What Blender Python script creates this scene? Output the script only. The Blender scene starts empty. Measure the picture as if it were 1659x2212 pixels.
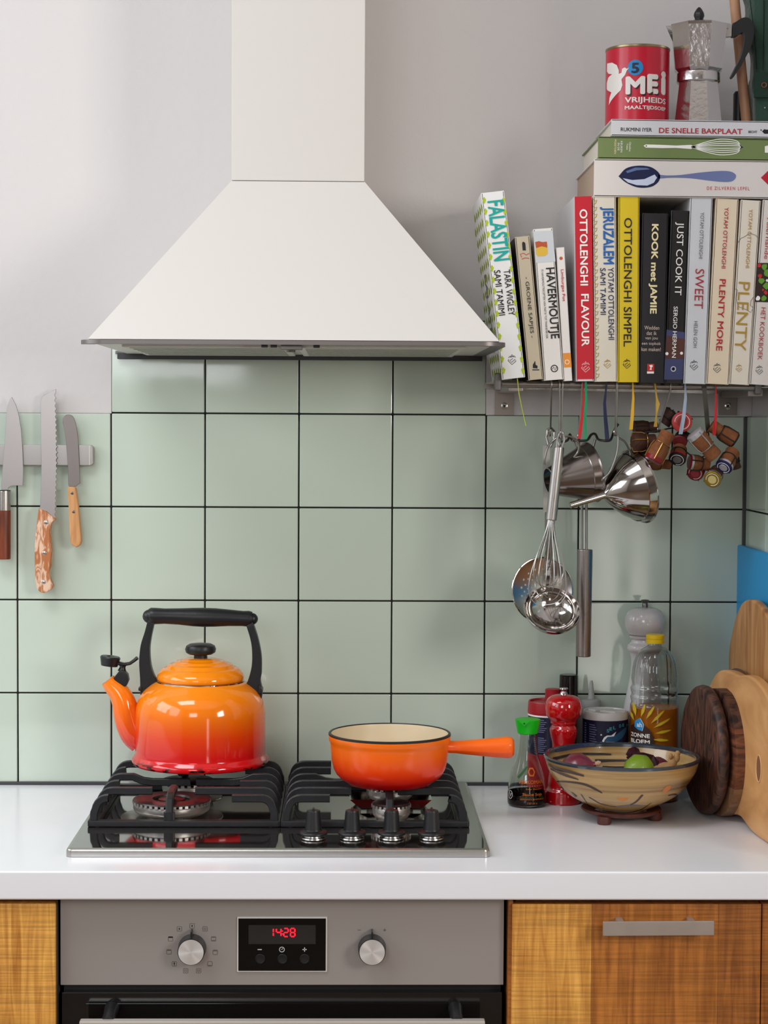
import bpy, bmesh, math, random
from mathutils import Vector, Matrix, Euler

# ------------------------------------------------------------------ camera, world, lights, exposure
SC = bpy.context.scene
COL = SC.collection
RND = random.Random(11)
Z0 = 1.5079                      # height of the first tile joint
ZW = 0.900                       # top of the worktop
FPX = 4195.1                     # focal length in pixels of a 1659 px wide frame
CAM = Vector((.531, -3.1647, Z0 - .0119))
_y, _p, _r = .0205, .0465, .0055
_f = Vector((math.sin(_y) * math.cos(_p), math.cos(_y) * math.cos(_p), -math.sin(_p)))
_rt = Vector((math.cos(_y), -math.sin(_y), 0))
_up = _rt.cross(_f)
RT = _rt * math.cos(_r) + _up * math.sin(_r)
UP = -_rt * math.sin(_r) + _up * math.cos(_r)
FW = _f
cd = bpy.data.cameras.new('camera'); co = bpy.data.objects.new('camera', cd); COL.objects.link(co)
cd.sensor_fit = 'HORIZONTAL'; cd.sensor_width = 36; cd.lens = 36 * FPX / 1659; cd.clip_start = .05
mw = Matrix.Identity(4)
for i in range(3):
    mw[i][0] = RT[i]; mw[i][1] = UP[i]; mw[i][2] = -FW[i]; mw[i][3] = CAM[i]
co.matrix_world = mw
SC.camera = co

W = bpy.data.worlds.new('world'); SC.world = W; W.use_nodes = True
bg = W.node_tree.nodes['Background']; bg.inputs[0].default_value = (.80, .88, 1, 1); bg.inputs[1].default_value = .5
SC.view_settings.view_transform = 'Standard'; SC.view_settings.look = 'None'
SC.view_settings.gamma = 1; SC.view_settings.use_curve_mapping = False
SC.view_settings.exposure = 0.06

def area(name, loc, aim, sx, sy, power, col):
    l = bpy.data.lights.new(name, 'AREA'); l.shape = 'RECTANGLE'; l.size = sx; l.size_y = sy
    l.energy = power; l.color = col
    o = bpy.data.objects.new(name, l); COL.objects.link(o); o.location = loc
    d = Vector(aim)
    o.rotation_euler = d.to_track_quat('-Z', 'Z' if abs(d.z) < .9 else 'Y').to_euler()
    return o
# daylight entering through the windows of the left wall, the garden door at the back and the side window, plus two added fill lamps
area('daylight_left_window', (-1.88, -.95, 2.2), (1, 0, -.2), 1.1, 1.4, 26, (.88, .94, 1.0))
area('daylight_second_left_window', (-1.88, -2.45, 2.2), (1, 0, -.15), 1.3, 1.5, 18, (.90, .95, 1.0))
area('daylight_garden_door_left_pane', (1.545, -4.37, .77), (0, 1, 0), .15, .98, 2.2, (1.0, .93, .84))
area('daylight_garden_door_right_pane', (1.70, -4.37, .77), (0, 1, 0), .07, .98, 1.0, (1.0, .93, .84))
area('daylight_side_window', (2.47, -2.75, 1.9), (-1, 0, 0), .8, 1.0, 52, (1.0, .95, .90))
area('added_overhead_fill', (-.6, -1.6, 3.27), (0, 0, -1), 1.2, .8, 29, (.92, .96, 1.0))  # added lamp overhead: brightens the hood, leaves the right tiles dark
area('added_front_fill', (-.35, -4.37, 2.1), (0, 1, -.1), 1.0, .9, 20, (.95, .97, 1.0))  # added lamp behind the camera, brightens the front-facing surfaces

# ------------------------------------------------------------------ picture point helpers (a point at a known depth or height)
def ray(px, py):
    return FW + RT * ((px - 829.5) / FPX) - UP * ((py - 1106) / FPX)
def at(px, py, Y):
    d = ray(px, py); return CAM + d * ((Y - CAM.y) / d.y)
def atz(px, py, Z):
    d = ray(px, py); return CAM + d * ((Z - CAM.z) / d.z)
def S(Y):                       # pixels per metre at depth Y
    return FPX / (Y - CAM.y)
def on_plane(px, py, P, n):
    d = ray(px, py); return CAM + d * ((P - CAM).dot(n) / d.dot(n))

# ------------------------------------------------------------------ mesh builder
RM = {}
class M:
    def __init__(s): s.bm = bmesh.new()
    def _add(s, vs, fs, mi=0):
        b = [s.bm.verts.new(v) for v in vs]
        for f in fs:
            try:
                q = s.bm.faces.new([b[i] for i in f]); q.material_index = mi
            except ValueError: pass
        return b
    def box(s, c, d, rot=None, bev=0, seg=2, mi=0):
        t = bmesh.new(); bmesh.ops.create_cube(t, size=1)
        for v in t.verts: v.co = Vector((v.co.x * d[0], v.co.y * d[1], v.co.z * d[2]))
        if bev: bmesh.ops.bevel(t, geom=list(t.edges), offset=bev, segments=seg, affect='EDGES', profile=.6, clamp_overlap=True)
        s.merge(t, Matrix.Translation(Vector(c)) @ (rot.to_4x4() if rot else Matrix.Identity(4)), mi)
        return s
    def bb(s, lo, hi, bev=0, seg=2, mi=0):
        return s.box([(a + b) / 2 for a, b in zip(lo, hi)], [b - a for a, b in zip(lo, hi)], None, bev, seg, mi)
    def merge(s, t, mx=None, mi=None):
        mp = {}
        for v in t.verts: mp[v] = s.bm.verts.new(mx @ v.co if mx else v.co)
        for f in t.faces:
            try:
                q = s.bm.faces.new([mp[v] for v in f.verts]); q.material_index = f.material_index if mi is None else mi
            except ValueError: pass
        t.free()
    def lathe(s, prof, n=48, o=(0, 0, 0), ax=None, mi=0, sq=None, flute=None):
        o = Vector(o); mx = ax if ax else Matrix.Identity(3); rings = []
        for (r, z) in prof:
            if r < 1e-6: rings.append([s.bm.verts.new(o + mx @ Vector((0, 0, z)))])
            else:
                k = []
                for i in range(n):
                    a = 2 * math.pi * i / n
                    rr = r * (flute(a, z) if flute else 1)
                    k.append(s.bm.verts.new(o + mx @ Vector((rr * math.cos(a), rr * math.sin(a) * (sq or 1), z))))
                rings.append(k)
        for a, b in zip(rings, rings[1:]):
            for i in range(n):
                j = (i + 1) % n
                if len(a) == 1 and len(b) == 1: break
                if len(a) == 1: vs = [a[0], b[j], b[i]]
                elif len(b) == 1: vs = [a[i], a[j], b[0]]
                else: vs = [a[i], a[j], b[j], b[i]]
                try: q = s.bm.faces.new(vs); q.material_index = mi
                except ValueError: pass
        return s
    def tube(s, pts, r, n=10, caps=True, closed=False, flat=None, mi=0):
        pts = [Vector(p) for p in pts]; N = len(pts)
        rs = r if isinstance(r, (list, tuple)) else [r] * N
        T = []
        for i in range(N):
            a = pts[(i - 1) % N] if (closed or i) else pts[0]
            b = pts[(i + 1) % N] if (closed or i < N - 1) else pts[-1]
            T.append((b - a).normalized())
        up = Vector((0, 0, 1)) if abs(T[0].z) < .9 else Vector((0, 1, 0))
        u = (up - T[0] * up.dot(T[0])).normalized(); rings = []
        for i in range(N):
            u = (u - T[i] * u.dot(T[i])).normalized(); w = T[i].cross(u)
            fx = flat or (1, 1)
            rings.append([s.bm.verts.new(pts[i] + (u * math.cos(2 * math.pi * k / n) * fx[0] + w * math.sin(2 * math.pi * k / n) * fx[1]) * rs[i]) for k in range(n)])
        for i in range(N if closed else N - 1):
            a, b = rings[i], rings[(i + 1) % N]
            for k in range(n):
                q = s.bm.faces.new([a[k], a[(k + 1) % n], b[(k + 1) % n], b[k]]); q.material_index = mi
        if caps and not closed:
            q = s.bm.faces.new(list(reversed(rings[0]))); q.material_index = mi
            q = s.bm.faces.new(rings[-1]); q.material_index = mi
        return s
    def prism(s, pts, vec, bev=0, seg=2, mi=0):
        """closed outline of 3-D points pushed along vec"""
        t = bmesh.new(); vec = Vector(vec)
        a = [t.verts.new(p) for p in pts]; b = [t.verts.new(Vector(p) + vec) for p in pts]
        n = len(pts); t.faces.new(list(reversed(a))); t.faces.new(b)
        for i in range(n): t.faces.new([a[i], a[(i + 1) % n], b[(i + 1) % n], b[i]])
        bmesh.ops.recalc_face_normals(t, faces=t.faces)
        if bev: 
            ed = [e for e in t.edges if len(e.link_faces) == 2 and e.calc_face_angle(0) > .6]
            bmesh.ops.bevel(t, geom=ed, offset=bev, segments=seg, affect='EDGES', profile=.6, clamp_overlap=True)
        bmesh.ops.triangulate(t, faces=[f for f in t.faces if len(f.verts) > 4])
        s.merge(t, None, mi); return s
    def ball(s, c, r, n=24, mi=0, sc=(1, 1, 1), rot=None):
        t = bmesh.new(); bmesh.ops.create_uvsphere(t, u_segments=n, v_segments=max(6, n // 2), radius=1)
        mx = Matrix.Translation(Vector(c)) @ (rot.to_4x4() if rot else Matrix.Identity(4)) @ Matrix.Diagonal((r * sc[0], r * sc[1], r * sc[2], 1))
        s.merge(t, mx, mi); return s
    # flat print on a frame
    def fpoly(s, F, pts, off=.0003, mi=0):
        t = bmesh.new(); vs = [t.verts.new((u, v, 0)) for u, v in pts]; f = t.faces.new(vs)
        if F.curved:
            bmesh.ops.triangulate(t, faces=list(t.faces))
            for _ in range(3):
                ed = [e for e in t.edges if e.calc_length() > F.curved]
                if ed:
                    bmesh.ops.subdivide_edges(t, edges=ed, cuts=1); bmesh.ops.triangulate(t, faces=list(t.faces))
        elif len(pts) > 4: bmesh.ops.triangulate(t, faces=list(t.faces))
        for v in t.verts: v.co = F.p(v.co.x, v.co.y, off)
        s.merge(t, None, mi); return s
    def fline(s, F, pts, w, off=.0003, mi=0, closed=False):
        n = len(pts); L = []
        ws = w if isinstance(w, (list, tuple)) else [w] * n
        for i, (u, v) in enumerate(pts):
            a = pts[(i - 1) % n] if (closed or i) else pts[i]; b = pts[(i + 1) % n] if (closed or i < n - 1) else pts[i]
            dx, dy = b[0] - a[0], b[1] - a[1]; l = math.hypot(dx, dy) or 1
            nx, ny = -dy / l * ws[i] / 2, dx / l * ws[i] / 2
            L.append(((u + nx, v + ny), (u - nx, v - ny)))
        vs = [(s.bm.verts.new(F.p(*a, off)), s.bm.verts.new(F.p(*b, off))) for a, b in L]
        for i in range(n if closed else n - 1):
            a, b = vs[i], vs[(i + 1) % n]
            try: q = s.bm.faces.new([a[0], b[0], b[1], a[1]]); q.material_index = mi
            except ValueError: pass
        return s
    def frect(s, F, u0, v0, u1, v1, off=.0003, mi=0):
        n = max(1, int(abs(u1 - u0) / F.curved)) if F.curved else 1
        for i in range(n):
            a, b = u0 + (u1 - u0) * i / n, u0 + (u1 - u0) * (i + 1) / n
            s._add([F.p(a, v0, off), F.p(b, v0, off), F.p(b, v1, off), F.p(a, v1, off)], [(0, 1, 2, 3)], mi)
        return s
    def fdisc(s, F, u, v, r, off=.0003, mi=0, n=24, ry=None):
        return s.fpoly(F, [(u + r * math.cos(2 * math.pi * k / n), v + (ry or r) * math.sin(2 * math.pi * k / n)) for k in range(n)], off, mi)
    def fring(s, F, u, v, r, w, off=.0003, mi=0, n=24, ry=None):
        return s.fline(F, [(u + r * math.cos(2 * math.pi * k / n), v + (ry or r) * math.sin(2 * math.pi * k / n)) for k in range(n)], w, off, mi, True)
    def ftext(s, F, txt, u, v, w, h, bold=0., off=.0004, mi=0, down=False, space=1.0):
        """text centred at (u,v); w = running length, h = letter height; down = reads from top to bottom"""
        vs, fs = text_shape(txt, bold, space); nb = len(vs) // 9 if bold > 0 else len(vs) + 1
        b = []; o0 = off
        for i, (x, y) in enumerate(vs):
            a, c = x * w, y * h; off = o0 + (i // nb) * 5e-6
            b.append(F.p(u + c, v - a, off) if down else F.p(u + a, v + c, off))
        s._add(b, fs, mi); return s

_TX = {}
def text_shape(txt, bold, space=1.0):
    k = (txt, bold, space)
    if k in _TX: return _TX[k]
    c = bpy.data.curves.new('t', 'FONT'); c.body = txt; c.resolution_u = 3; c.space_character = space
    o = bpy.data.objects.new('t', c); COL.objects.link(o)
    dg = bpy.context.evaluated_depsgraph_get(); dg.update()
    me = bpy.data.meshes.new_from_object(o.evaluated_get(dg))
    vs = [(v.co.x, v.co.y) for v in me.vertices]; fs = [tuple(p.vertices) for p in me.polygons]
    bpy.data.objects.remove(o); bpy.data.curves.remove(c); bpy.data.meshes.remove(me)
    if bold > 0:
        b_ = bold * .85; v0, f0, n0 = list(vs), list(fs), len(vs)
        for q, (dx, dy) in enumerate(((b_, 0), (-b_, 0), (0, b_), (0, -b_), (b_ * .7, b_ * .7), (-b_ * .7, b_ * .7), (b_ * .7, -b_ * .7), (-b_ * .7, -b_ * .7))):
            vs += [(x + dx, y + dy) for x, y in v0]; fs += [tuple(i + n0 * (q + 1) for i in f) for f in f0]
    x0, x1 = min(v[0] for v in vs), max(v[0] for v in vs); y0, y1 = min(v[1] for v in vs), max(v[1] for v in vs)
    vs = [((x - (x0 + x1) / 2) / (x1 - x0), (y - (y0 + y1) / 2) / (y1 - y0)) for x, y in vs]
    _TX[k] = (vs, fs); return _TX[k]

class Fr:                       # flat frame
    curved = 0
    def __init__(s, o, ux, uy): s.o = Vector(o); s.ux = Vector(ux).normalized(); s.uy = Vector(uy).normalized(); s.n = s.ux.cross(s.uy)
    def p(s, u, v, off=0): return s.o + s.ux * u + s.uy * v + s.n * off
class Cy:                       # frame wrapped round an upright body, u = arc length from the camera-facing side
    def __init__(s, c, r, th=0): s.c = Vector(c); s.r = r if callable(r) else (lambda v: r); s.th = th; s.curved = s.r(0) * .16
    def p(s, u, v, off=0):
        r = s.r(v); a = s.th + u / s.r(0)
        return s.c + Vector(((r + off) * math.sin(a), -(r + off) * math.cos(a), v))

def _mesh(m, name, mat, mx, smooth, ang):
    bmesh.ops.remove_doubles(m.bm, verts=m.bm.verts, dist=1e-6)
    bmesh.ops.recalc_face_normals(m.bm, faces=m.bm.faces)
    if mx: m.bm.transform(mx)
    me = bpy.data.meshes.new(name); m.bm.to_mesh(me); m.bm.free()
    for x in (mat if isinstance(mat, (list, tuple)) else [mat]): me.materials.append(x)
    if smooth:
        me.polygons.foreach_set('use_smooth', [True] * len(me.polygons))
        me.set_sharp_from_angle(angle=math.radians(ang))
    return me
def wn(o):
    w = o.modifiers.new('weighted_normals', 'WEIGHTED_NORMAL'); w.keep_sharp = True
def _props(o, label, cat, group=None, kind=None):
    if label: o['label'] = label
    if cat: o['category'] = cat
    if group: o['group'] = group
    if kind: o['kind'] = kind
def thing(name, label, cat, loc, rot=(0, 0, 0), group=None):
    o = bpy.data.objects.new(name, None); COL.objects.link(o); o.empty_display_size = .02
    o.location = loc; o.rotation_euler = rot; _props(o, label, cat, group)
    RM[o.name] = Matrix.Translation(Vector(loc)) @ Euler(rot).to_matrix().to_4x4()
    return o
def part(m, name, mat, parent, label=None, local=False, smooth=True, ang=35, flip=False):
    """m is in world coordinates unless local"""
    root = RM.get(parent.name)
    mx = None if local else root.inverted()
    me = _mesh(m, name, mat, mx, smooth, ang)
    o = bpy.data.objects.new(name, me); COL.objects.link(o); o.parent = parent
    if smooth: wn(o)
    RM[o.name] = root
    if label: o['label'] = label
    return o
def solo(m, name, mat, label, cat, loc, group=None, kind=None, smooth=True, ang=35, rot=None, local=False):
    mx = Matrix.Translation(Vector(loc)) @ (Euler(rot).to_matrix().to_4x4() if rot else Matrix.Identity(4))
    me = _mesh(m, name, mat, None if local else mx.inverted(), smooth, ang)
    o = bpy.data.objects.new(name, me); COL.objects.link(o); o.location = loc
    if smooth: wn(o)
    if rot: o.rotation_euler = rot
    RM[o.name] = mx; _props(o, label, cat, group, kind); return o
def copy_tree(o, parent=None, **kw):
    c = o.copy(); COL.objects.link(c)
    if parent: c.parent = parent
    for ch in list(o.children): copy_tree(ch, c)
    RM[c.name] = RM.get(o.name)
    return c

# ------------------------------------------------------------------ materials
def lin(c):
    c = c / 255
    return c / 12.92 if c <= .04045 else ((c + .055) / 1.055) ** 2.4
def rgb(*c): return (lin(c[0]), lin(c[1]), lin(c[2]), 1)
_MC = {}
def mat(name, c, rough=.5, metal=0, var=0, vs=8, bump=0, bs=60, coat=0, trans=0, ior=1.45, emis=0, sheen=0, aniso=0, spec=None, sss=0, rvar=0):
    if name in _MC: return _MC[name]
    m = bpy.data.materials.new(name); m.use_nodes = True; nt = m.node_tree; N = nt.nodes; L = nt.links
    b = N['Principled BSDF']; col = rgb(*c)
    b.inputs['Base Color'].default_value = col; b.inputs['Roughness'].default_value = rough
    b.inputs['Metallic'].default_value = metal; b.inputs['Coat Weight'].default_value = coat
    b.inputs['Coat Roughness'].default_value = .08
    b.inputs['Transmission Weight'].default_value = trans; b.inputs['IOR'].default_value = ior
    b.inputs['Sheen Weight'].default_value = sheen
    if aniso: b.inputs['Anisotropic'].default_value = aniso
    if spec is not None: b.inputs['Specular IOR Level'].default_value = spec
    if emis: b.inputs['Emission Color'].default_value = col; b.inputs['Emission Strength'].default_value = emis
    tc = N.new('ShaderNodeTexCoord')
    if var or rvar:
        n = N.new('ShaderNodeTexNoise'); n.inputs['Scale'].default_value = vs; n.inputs['Detail'].default_value = 5
        L.new(tc.outputs['Object'], n.inputs['Vector'])
    if var:
        mx = N.new('ShaderNodeMix'); mx.data_type = 'RGBA'
        mx.inputs[6].default_value = (col[0] * (1 - var), col[1] * (1 - var), col[2] * (1 - var), 1)
        mx.inputs[7].default_value = tuple(min(1, x * (1 + var)) for x in col[:3]) + (1,)
        L.new(n.outputs['Fac'], mx.inputs[0]); L.new(mx.outputs[2], b.inputs['Base Color'])
    if rvar:
        mr = N.new('ShaderNodeMapRange'); mr.inputs[1].default_value = .3; mr.inputs[2].default_value = .7
        mr.inputs[3].default_value = max(0, rough - rvar); mr.inputs[4].default_value = rough + rvar
        L.new(n.outputs['Fac'], mr.inputs[0]); L.new(mr.outputs[0], b.inputs['Roughness'])
    if bump:
        n2 = N.new('ShaderNodeTexNoise'); n2.inputs['Scale'].default_value = bs; n2.inputs['Detail'].default_value = 4
        L.new(tc.outputs['Object'], n2.inputs['Vector'])
        bp = N.new('ShaderNodeBump'); bp.inputs['Strength'].default_value = bump; bp.inputs['Distance'].default_value = .002
        L.new(n2.outputs['Fac'], bp.inputs['Height']); L.new(bp.outputs[0], b.inputs['Normal'])
    _MC[name] = m; return m
def ramp(nt, stops):
    r = nt.nodes.new('ShaderNodeValToRGB'); e = r.color_ramp.elements
    e[0].position, e[0].color = stops[0]; e[1].position, e[1].color = stops[-1]
    for p, c in stops[1:-1]:
        k = e.new(p); k.color = c
    return r
def wood(name, dark, light, sc=(3, 40, 3), rough=.45, rings=0, saw=0, bump=.15, dist=1.2, gain=(.3, .7)):
    """grain runs along the axis with the smallest scale; saw = rough cross-cut saw marks"""
    if name in _MC: return _MC[name]
    m = bpy.data.materials.new(name); m.use_nodes = True; nt = m.node_tree; N = nt.nodes; L = nt.links
    b = N['Principled BSDF']; b.inputs['Roughness'].default_value = rough
    tc = N.new('ShaderNodeTexCoord'); mp = N.new('ShaderNodeMapping'); mp.inputs['Scale'].default_value = sc
    L.new(tc.outputs['Object'], mp.inputs[0])
    n = N.new('ShaderNodeTexNoise'); n.inputs['Scale'].default_value = 1; n.inputs['Detail'].default_value = 8
    n.inputs['Distortion'].default_value = dist; L.new(mp.outputs[0], n.inputs['Vector'])
    r = ramp(nt, [(gain[0], rgb(*dark)), (gain[1], rgb(*light))]); L.new(n.outputs['Fac'], r.inputs[0])
    out = r.outputs[0]; hgt = n.outputs['Fac']
    if rings:
        w = N.new('ShaderNodeTexWave'); w.wave_type = 'RINGS'; w.inputs['Scale'].default_value = rings
        w.inputs['Distortion'].default_value = 6; w.inputs['Detail'].default_value = 3; w.inputs['Detail Scale'].default_value = .8
        L.new(tc.outputs['Object'], w.inputs['Vector'])
        x = N.new('ShaderNodeMix'); x.data_type = 'RGBA'; x.blend_type = 'MULTIPLY'; x.inputs[0].default_value = .35
        L.new(out, x.inputs[6]); L.new(w.outputs[0], x.inputs[7]); out = x.outputs[2]
    if saw:
        mp2 = N.new('ShaderNodeMapping'); mp2.inputs['Scale'].default_value = (9, 9, 300)
        L.new(tc.outputs['Object'], mp2.inputs[0])
        n3 = N.new('ShaderNodeTexNoise'); n3.inputs['Scale'].default_value = 1; n3.inputs['Detail'].default_value = 2
        L.new(mp2.outputs[0], n3.inputs['Vector'])
        mr = N.new('ShaderNodeMapRange'); mr.inputs[1].default_value = .35; mr.inputs[2].default_value = .6
        mr.inputs[3].default_value = 1 - saw; mr.inputs[4].default_value = 1.05
        L.new(n3.outputs['Fac'], mr.inputs[0])
        x = N.new('ShaderNodeMix'); x.data_type = 'RGBA'; x.blend_type = 'MULTIPLY'; x.inputs[0].default_value = 1
        L.new(out, x.inputs[6]); L.new(mr.outputs[0], x.inputs[7]); out = x.outputs[2]
        ad = N.new('ShaderNodeMath'); ad.operation = 'ADD'; L.new(hgt, ad.inputs[0]); L.new(n3.outputs['Fac'], ad.inputs[1]); hgt = ad.outputs[0]
    L.new(out, b.inputs['Base Color'])
    bp = N.new('ShaderNodeBump'); bp.inputs['Strength'].default_value = bump; bp.inputs['Distance'].default_value = .002
    L.new(hgt, bp.inputs['Height']); L.new(bp.outputs[0], b.inputs['Normal'])
    _MC[name] = m; return m
def zgrad(name, stops, z0, z1, rough=.15, coat=.6, chips=None):
    """enamel that shades from one colour to another up the body (Object Z from z0 to z1)"""
    m = bpy.data.materials.new(name); m.use_nodes = True; nt = m.node_tree; N = nt.nodes; L = nt.links
    b = N['Principled BSDF']; b.inputs['Roughness'].default_value = rough; b.inputs['Coat Weight'].default_value = coat; b.inputs['Coat Roughness'].default_value = .04
    tc = N.new('ShaderNodeTexCoord'); sp = N.new('ShaderNodeSeparateXYZ'); L.new(tc.outputs['Object'], sp.inputs[0])
    nn = N.new('ShaderNodeTexNoise'); nn.inputs['Scale'].default_value = 25; L.new(tc.outputs['Object'], nn.inputs['Vector'])
    ma = N.new('ShaderNodeMath'); ma.operation = 'MULTIPLY_ADD'; ma.inputs[1].default_value = .006; L.new(nn.outputs['Fac'], ma.inputs[0]); L.new(sp.outputs[2], ma.inputs[2])
    mr = N.new('ShaderNodeMapRange'); mr.inputs[1].default_value = z0; mr.inputs[2].default_value = z1; L.new(ma.outputs[0], mr.inputs[0])
    r = ramp(nt, [(p, rgb(*c)) for p, c in stops]); L.new(mr.outputs[0], r.inputs[0])
    out = r.outputs[0]
    if chips:                    # worn black chips in a band near the foot
        mp = N.new('ShaderNodeMapping'); mp.inputs['Scale'].default_value = (45, 45, 170); L.new(tc.outputs['Object'], mp.inputs[0])
        n = N.new('ShaderNodeTexNoise'); n.inputs['Scale'].default_value = 1; n.inputs['Detail'].default_value = 6; L.new(mp.outputs[0], n.inputs['Vector'])
        th = N.new('ShaderNodeMapRange'); th.inputs[1].default_value = .535; th.inputs[2].default_value = .57; L.new(n.outputs['Fac'], th.inputs[0])
        bd = N.new('ShaderNodeMapRange'); bd.inputs[1].default_value = chips[1]; bd.inputs[2].default_value = chips[0]; L.new(sp.outputs[2], bd.inputs[0])
        mu = N.new('ShaderNodeMath'); mu.operation = 'MULTIPLY'; L.new(th.outputs[0], mu.inputs[0]); L.new(bd.outputs[0], mu.inputs[1])
        x = N.new('ShaderNodeMix'); x.data_type = 'RGBA'; x.inputs[7].default_value = rgb(25, 10, 10)
        L.new(mu.outputs[0], x.inputs[0]); L.new(out, x.inputs[6]); out = x.outputs[2]
    L.new(out, b.inputs['Base Color']); return m

WHITEWALL = mat('white_plaster', (207, 203, 201), .85, bump=.25, bs=90, var=.01, vs=3)
GROUT = mat('black_grout', (30, 26, 24), .9)
STEEL = mat('brushed_steel', (164, 159, 155), .32, 1, rvar=.06, vs=40)
CHROME = mat('polished_steel', (186, 181, 177), .09, 1)
SATIN = mat('satin_steel', (176, 172, 168), .26, 1)
DARKSTEEL = mat('dark_steel', (120, 116, 113), .35, 1)
BLACKPL = mat('black_plastic', (26, 26, 28), .38, bump=.08, bs=300)
IRON = mat('cast_iron_enamel', (24, 24, 27), .42, bump=.15, bs=260)
BLACKGLASS = mat('black_glass', (14, 12, 12), .03, coat=1)
WHITEPRINT = mat('white_print', (238, 236, 230), .6)
BLACKPRINT = mat('black_print', (22, 20, 22), .6)
REDPRINT = mat('red_print', (190, 30, 40), .6)
SCREWM = mat('screw_steel', (210, 206, 200), .25, 1)

# ------------------------------------------------------------------ room
DIMWALL = mat('dimmed_plaster', (128, 118, 110), .85, bump=.2, bs=90)  # dimness of the unseen room put into the wall colour, for darker reflections
def shell(m, name, mt, parent=None, smooth=False):
    me = _mesh(m, name, mt, None, smooth, 35); o = bpy.data.objects.new(name, me); COL.objects.link(o)
    if parent: o.parent = parent; RM[o.name] = Matrix.Identity(4)
    else: o['kind'] = 'structure'; RM[o.name] = Matrix.Identity(4)
    return o
XR = 1.192                       # face of the right wall
m = M(); m.bb((-1.9, 0.004, 0), (2.5, .104, 3.3)); wall_back = shell(m, 'wall_back', WHITEWALL)
m = M(); m.bb((XR + .004, -.64, 0), (XR + .104, .004, 3.3)); m.bb((XR + .104, -.64, 0), (2.6, -.54, 3.3)); wall_right = shell(m, 'wall_right', WHITEWALL)
# left wall with two window openings
m = M(); xa, xb = -2.0, -1.9
m.bb((xa, -4.5, 0), (xb, .1, 1.38)); m.bb((xa, -4.5, 2.96), (xb, .1, 3.3))
for y0, y1 in ((-4.5, -3.12), (-1.78, -1.51), (-.39, .1)): m.bb((xa, y0, 1.38), (xb, y1, 2.96))
shell(m, 'wall_left', WHITEWALL)
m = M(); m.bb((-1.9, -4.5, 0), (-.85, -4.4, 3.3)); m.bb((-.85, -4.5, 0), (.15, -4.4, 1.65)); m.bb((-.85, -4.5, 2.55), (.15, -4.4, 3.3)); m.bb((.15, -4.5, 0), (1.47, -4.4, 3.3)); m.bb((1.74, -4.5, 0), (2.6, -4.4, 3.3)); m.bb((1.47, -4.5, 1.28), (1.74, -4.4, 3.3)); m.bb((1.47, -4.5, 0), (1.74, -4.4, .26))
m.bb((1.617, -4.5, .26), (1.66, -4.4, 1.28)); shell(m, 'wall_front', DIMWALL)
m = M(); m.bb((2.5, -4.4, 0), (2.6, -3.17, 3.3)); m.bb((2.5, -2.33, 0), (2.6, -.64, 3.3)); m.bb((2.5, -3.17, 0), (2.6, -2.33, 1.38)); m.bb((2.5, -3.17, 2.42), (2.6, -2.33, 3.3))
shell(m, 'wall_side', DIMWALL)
m = M(); m.bb((-2.0, -4.5, -.1), (2.6, .1, 0)); shell(m, 'floor', wood('oak_floor', (84, 66, 50), (118, 96, 74), (2, 30, 2), .4))
m = M(); m.bb((-2.0, -4.5, 3.3), (2.6, -2.02, 3.4)); m.bb((-2.0, -1.18, 3.3), (2.6, .1, 3.4)); m.bb((-2.0, -2.02, 3.3), (-1.22, -1.18, 3.4)); m.bb((.02, -2.02, 3.3), (2.6, -1.18, 3.4)); shell(m, 'ceiling', WHITEWALL)
def window(name, x, y0, y1, z0, z1):
    m = M(); t = .05; d = .06
    for (a, b, c, e) in ((y0, y1, z0, z0 + t), (y0, y1, z1 - t, z1), (y0, y0 + t, z0, z1), (y1 - t, y1, z0, z1), ((y0 + y1) / 2 - .02, (y0 + y1) / 2 + .02, z0, z1)):
        m.bb((x - d / 2, a, c), (x + d / 2, b, e), .004)
    shell(m, name, mat('window_white_paint', (225, 225, 222), .4))
window('window_1', -1.95, -1.51, -.39, 1.38, 2.96)
window('window_2', -1.95, -3.12, -1.78, 1.38, 2.96)
window('window_3', 2.55, -3.17, -2.33, 1.38, 2.42)

# wall tiles, 15 x 15 cm, every tile its own piece
P = .1523; TS = P / 2 - .0012
def tile_mat():
    m = mat('sage_green_glaze', (193, 206, 191), .075, var=.025, vs=6, bump=.03, bs=12, coat=.0, rvar=.03)
    nt = m.node_tree; N = nt.nodes; L = nt.links; b = N['Principled BSDF']
    ge = N.new('ShaderNodeNewGeometry')
    for l in list(L):
        if l.from_node.type == 'TEX_COORD': L.new(ge.outputs['Position'], l.to_socket)
    src = b.inputs['Base Color'].links[0].from_socket
    oi = N.new('ShaderNodeObjectInfo'); mr = N.new('ShaderNodeMapRange'); mr.inputs[3].default_value = .965; mr.inputs[4].default_value = 1.03
    L.new(oi.outputs['Random'], mr.inputs[0]); x = N.new('ShaderNodeMix'); x.data_type = 'RGBA'; x.blend_type = 'MULTIPLY'; x.inputs[0].default_value = 1
    L.new(src, x.inputs[6]); L.new(mr.outputs[0], x.inputs[7]); L.new(x.outputs[2], b.inputs['Base Color']); return m
TILE = tile_mat()
def tile_mesh(w, h):
    m = M(); m.box((0, 0, 0), (w, .009, h), None, .0016, 2)
    return _mesh(m, 'tile', TILE, None, True, 8)
_tm = {}
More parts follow.
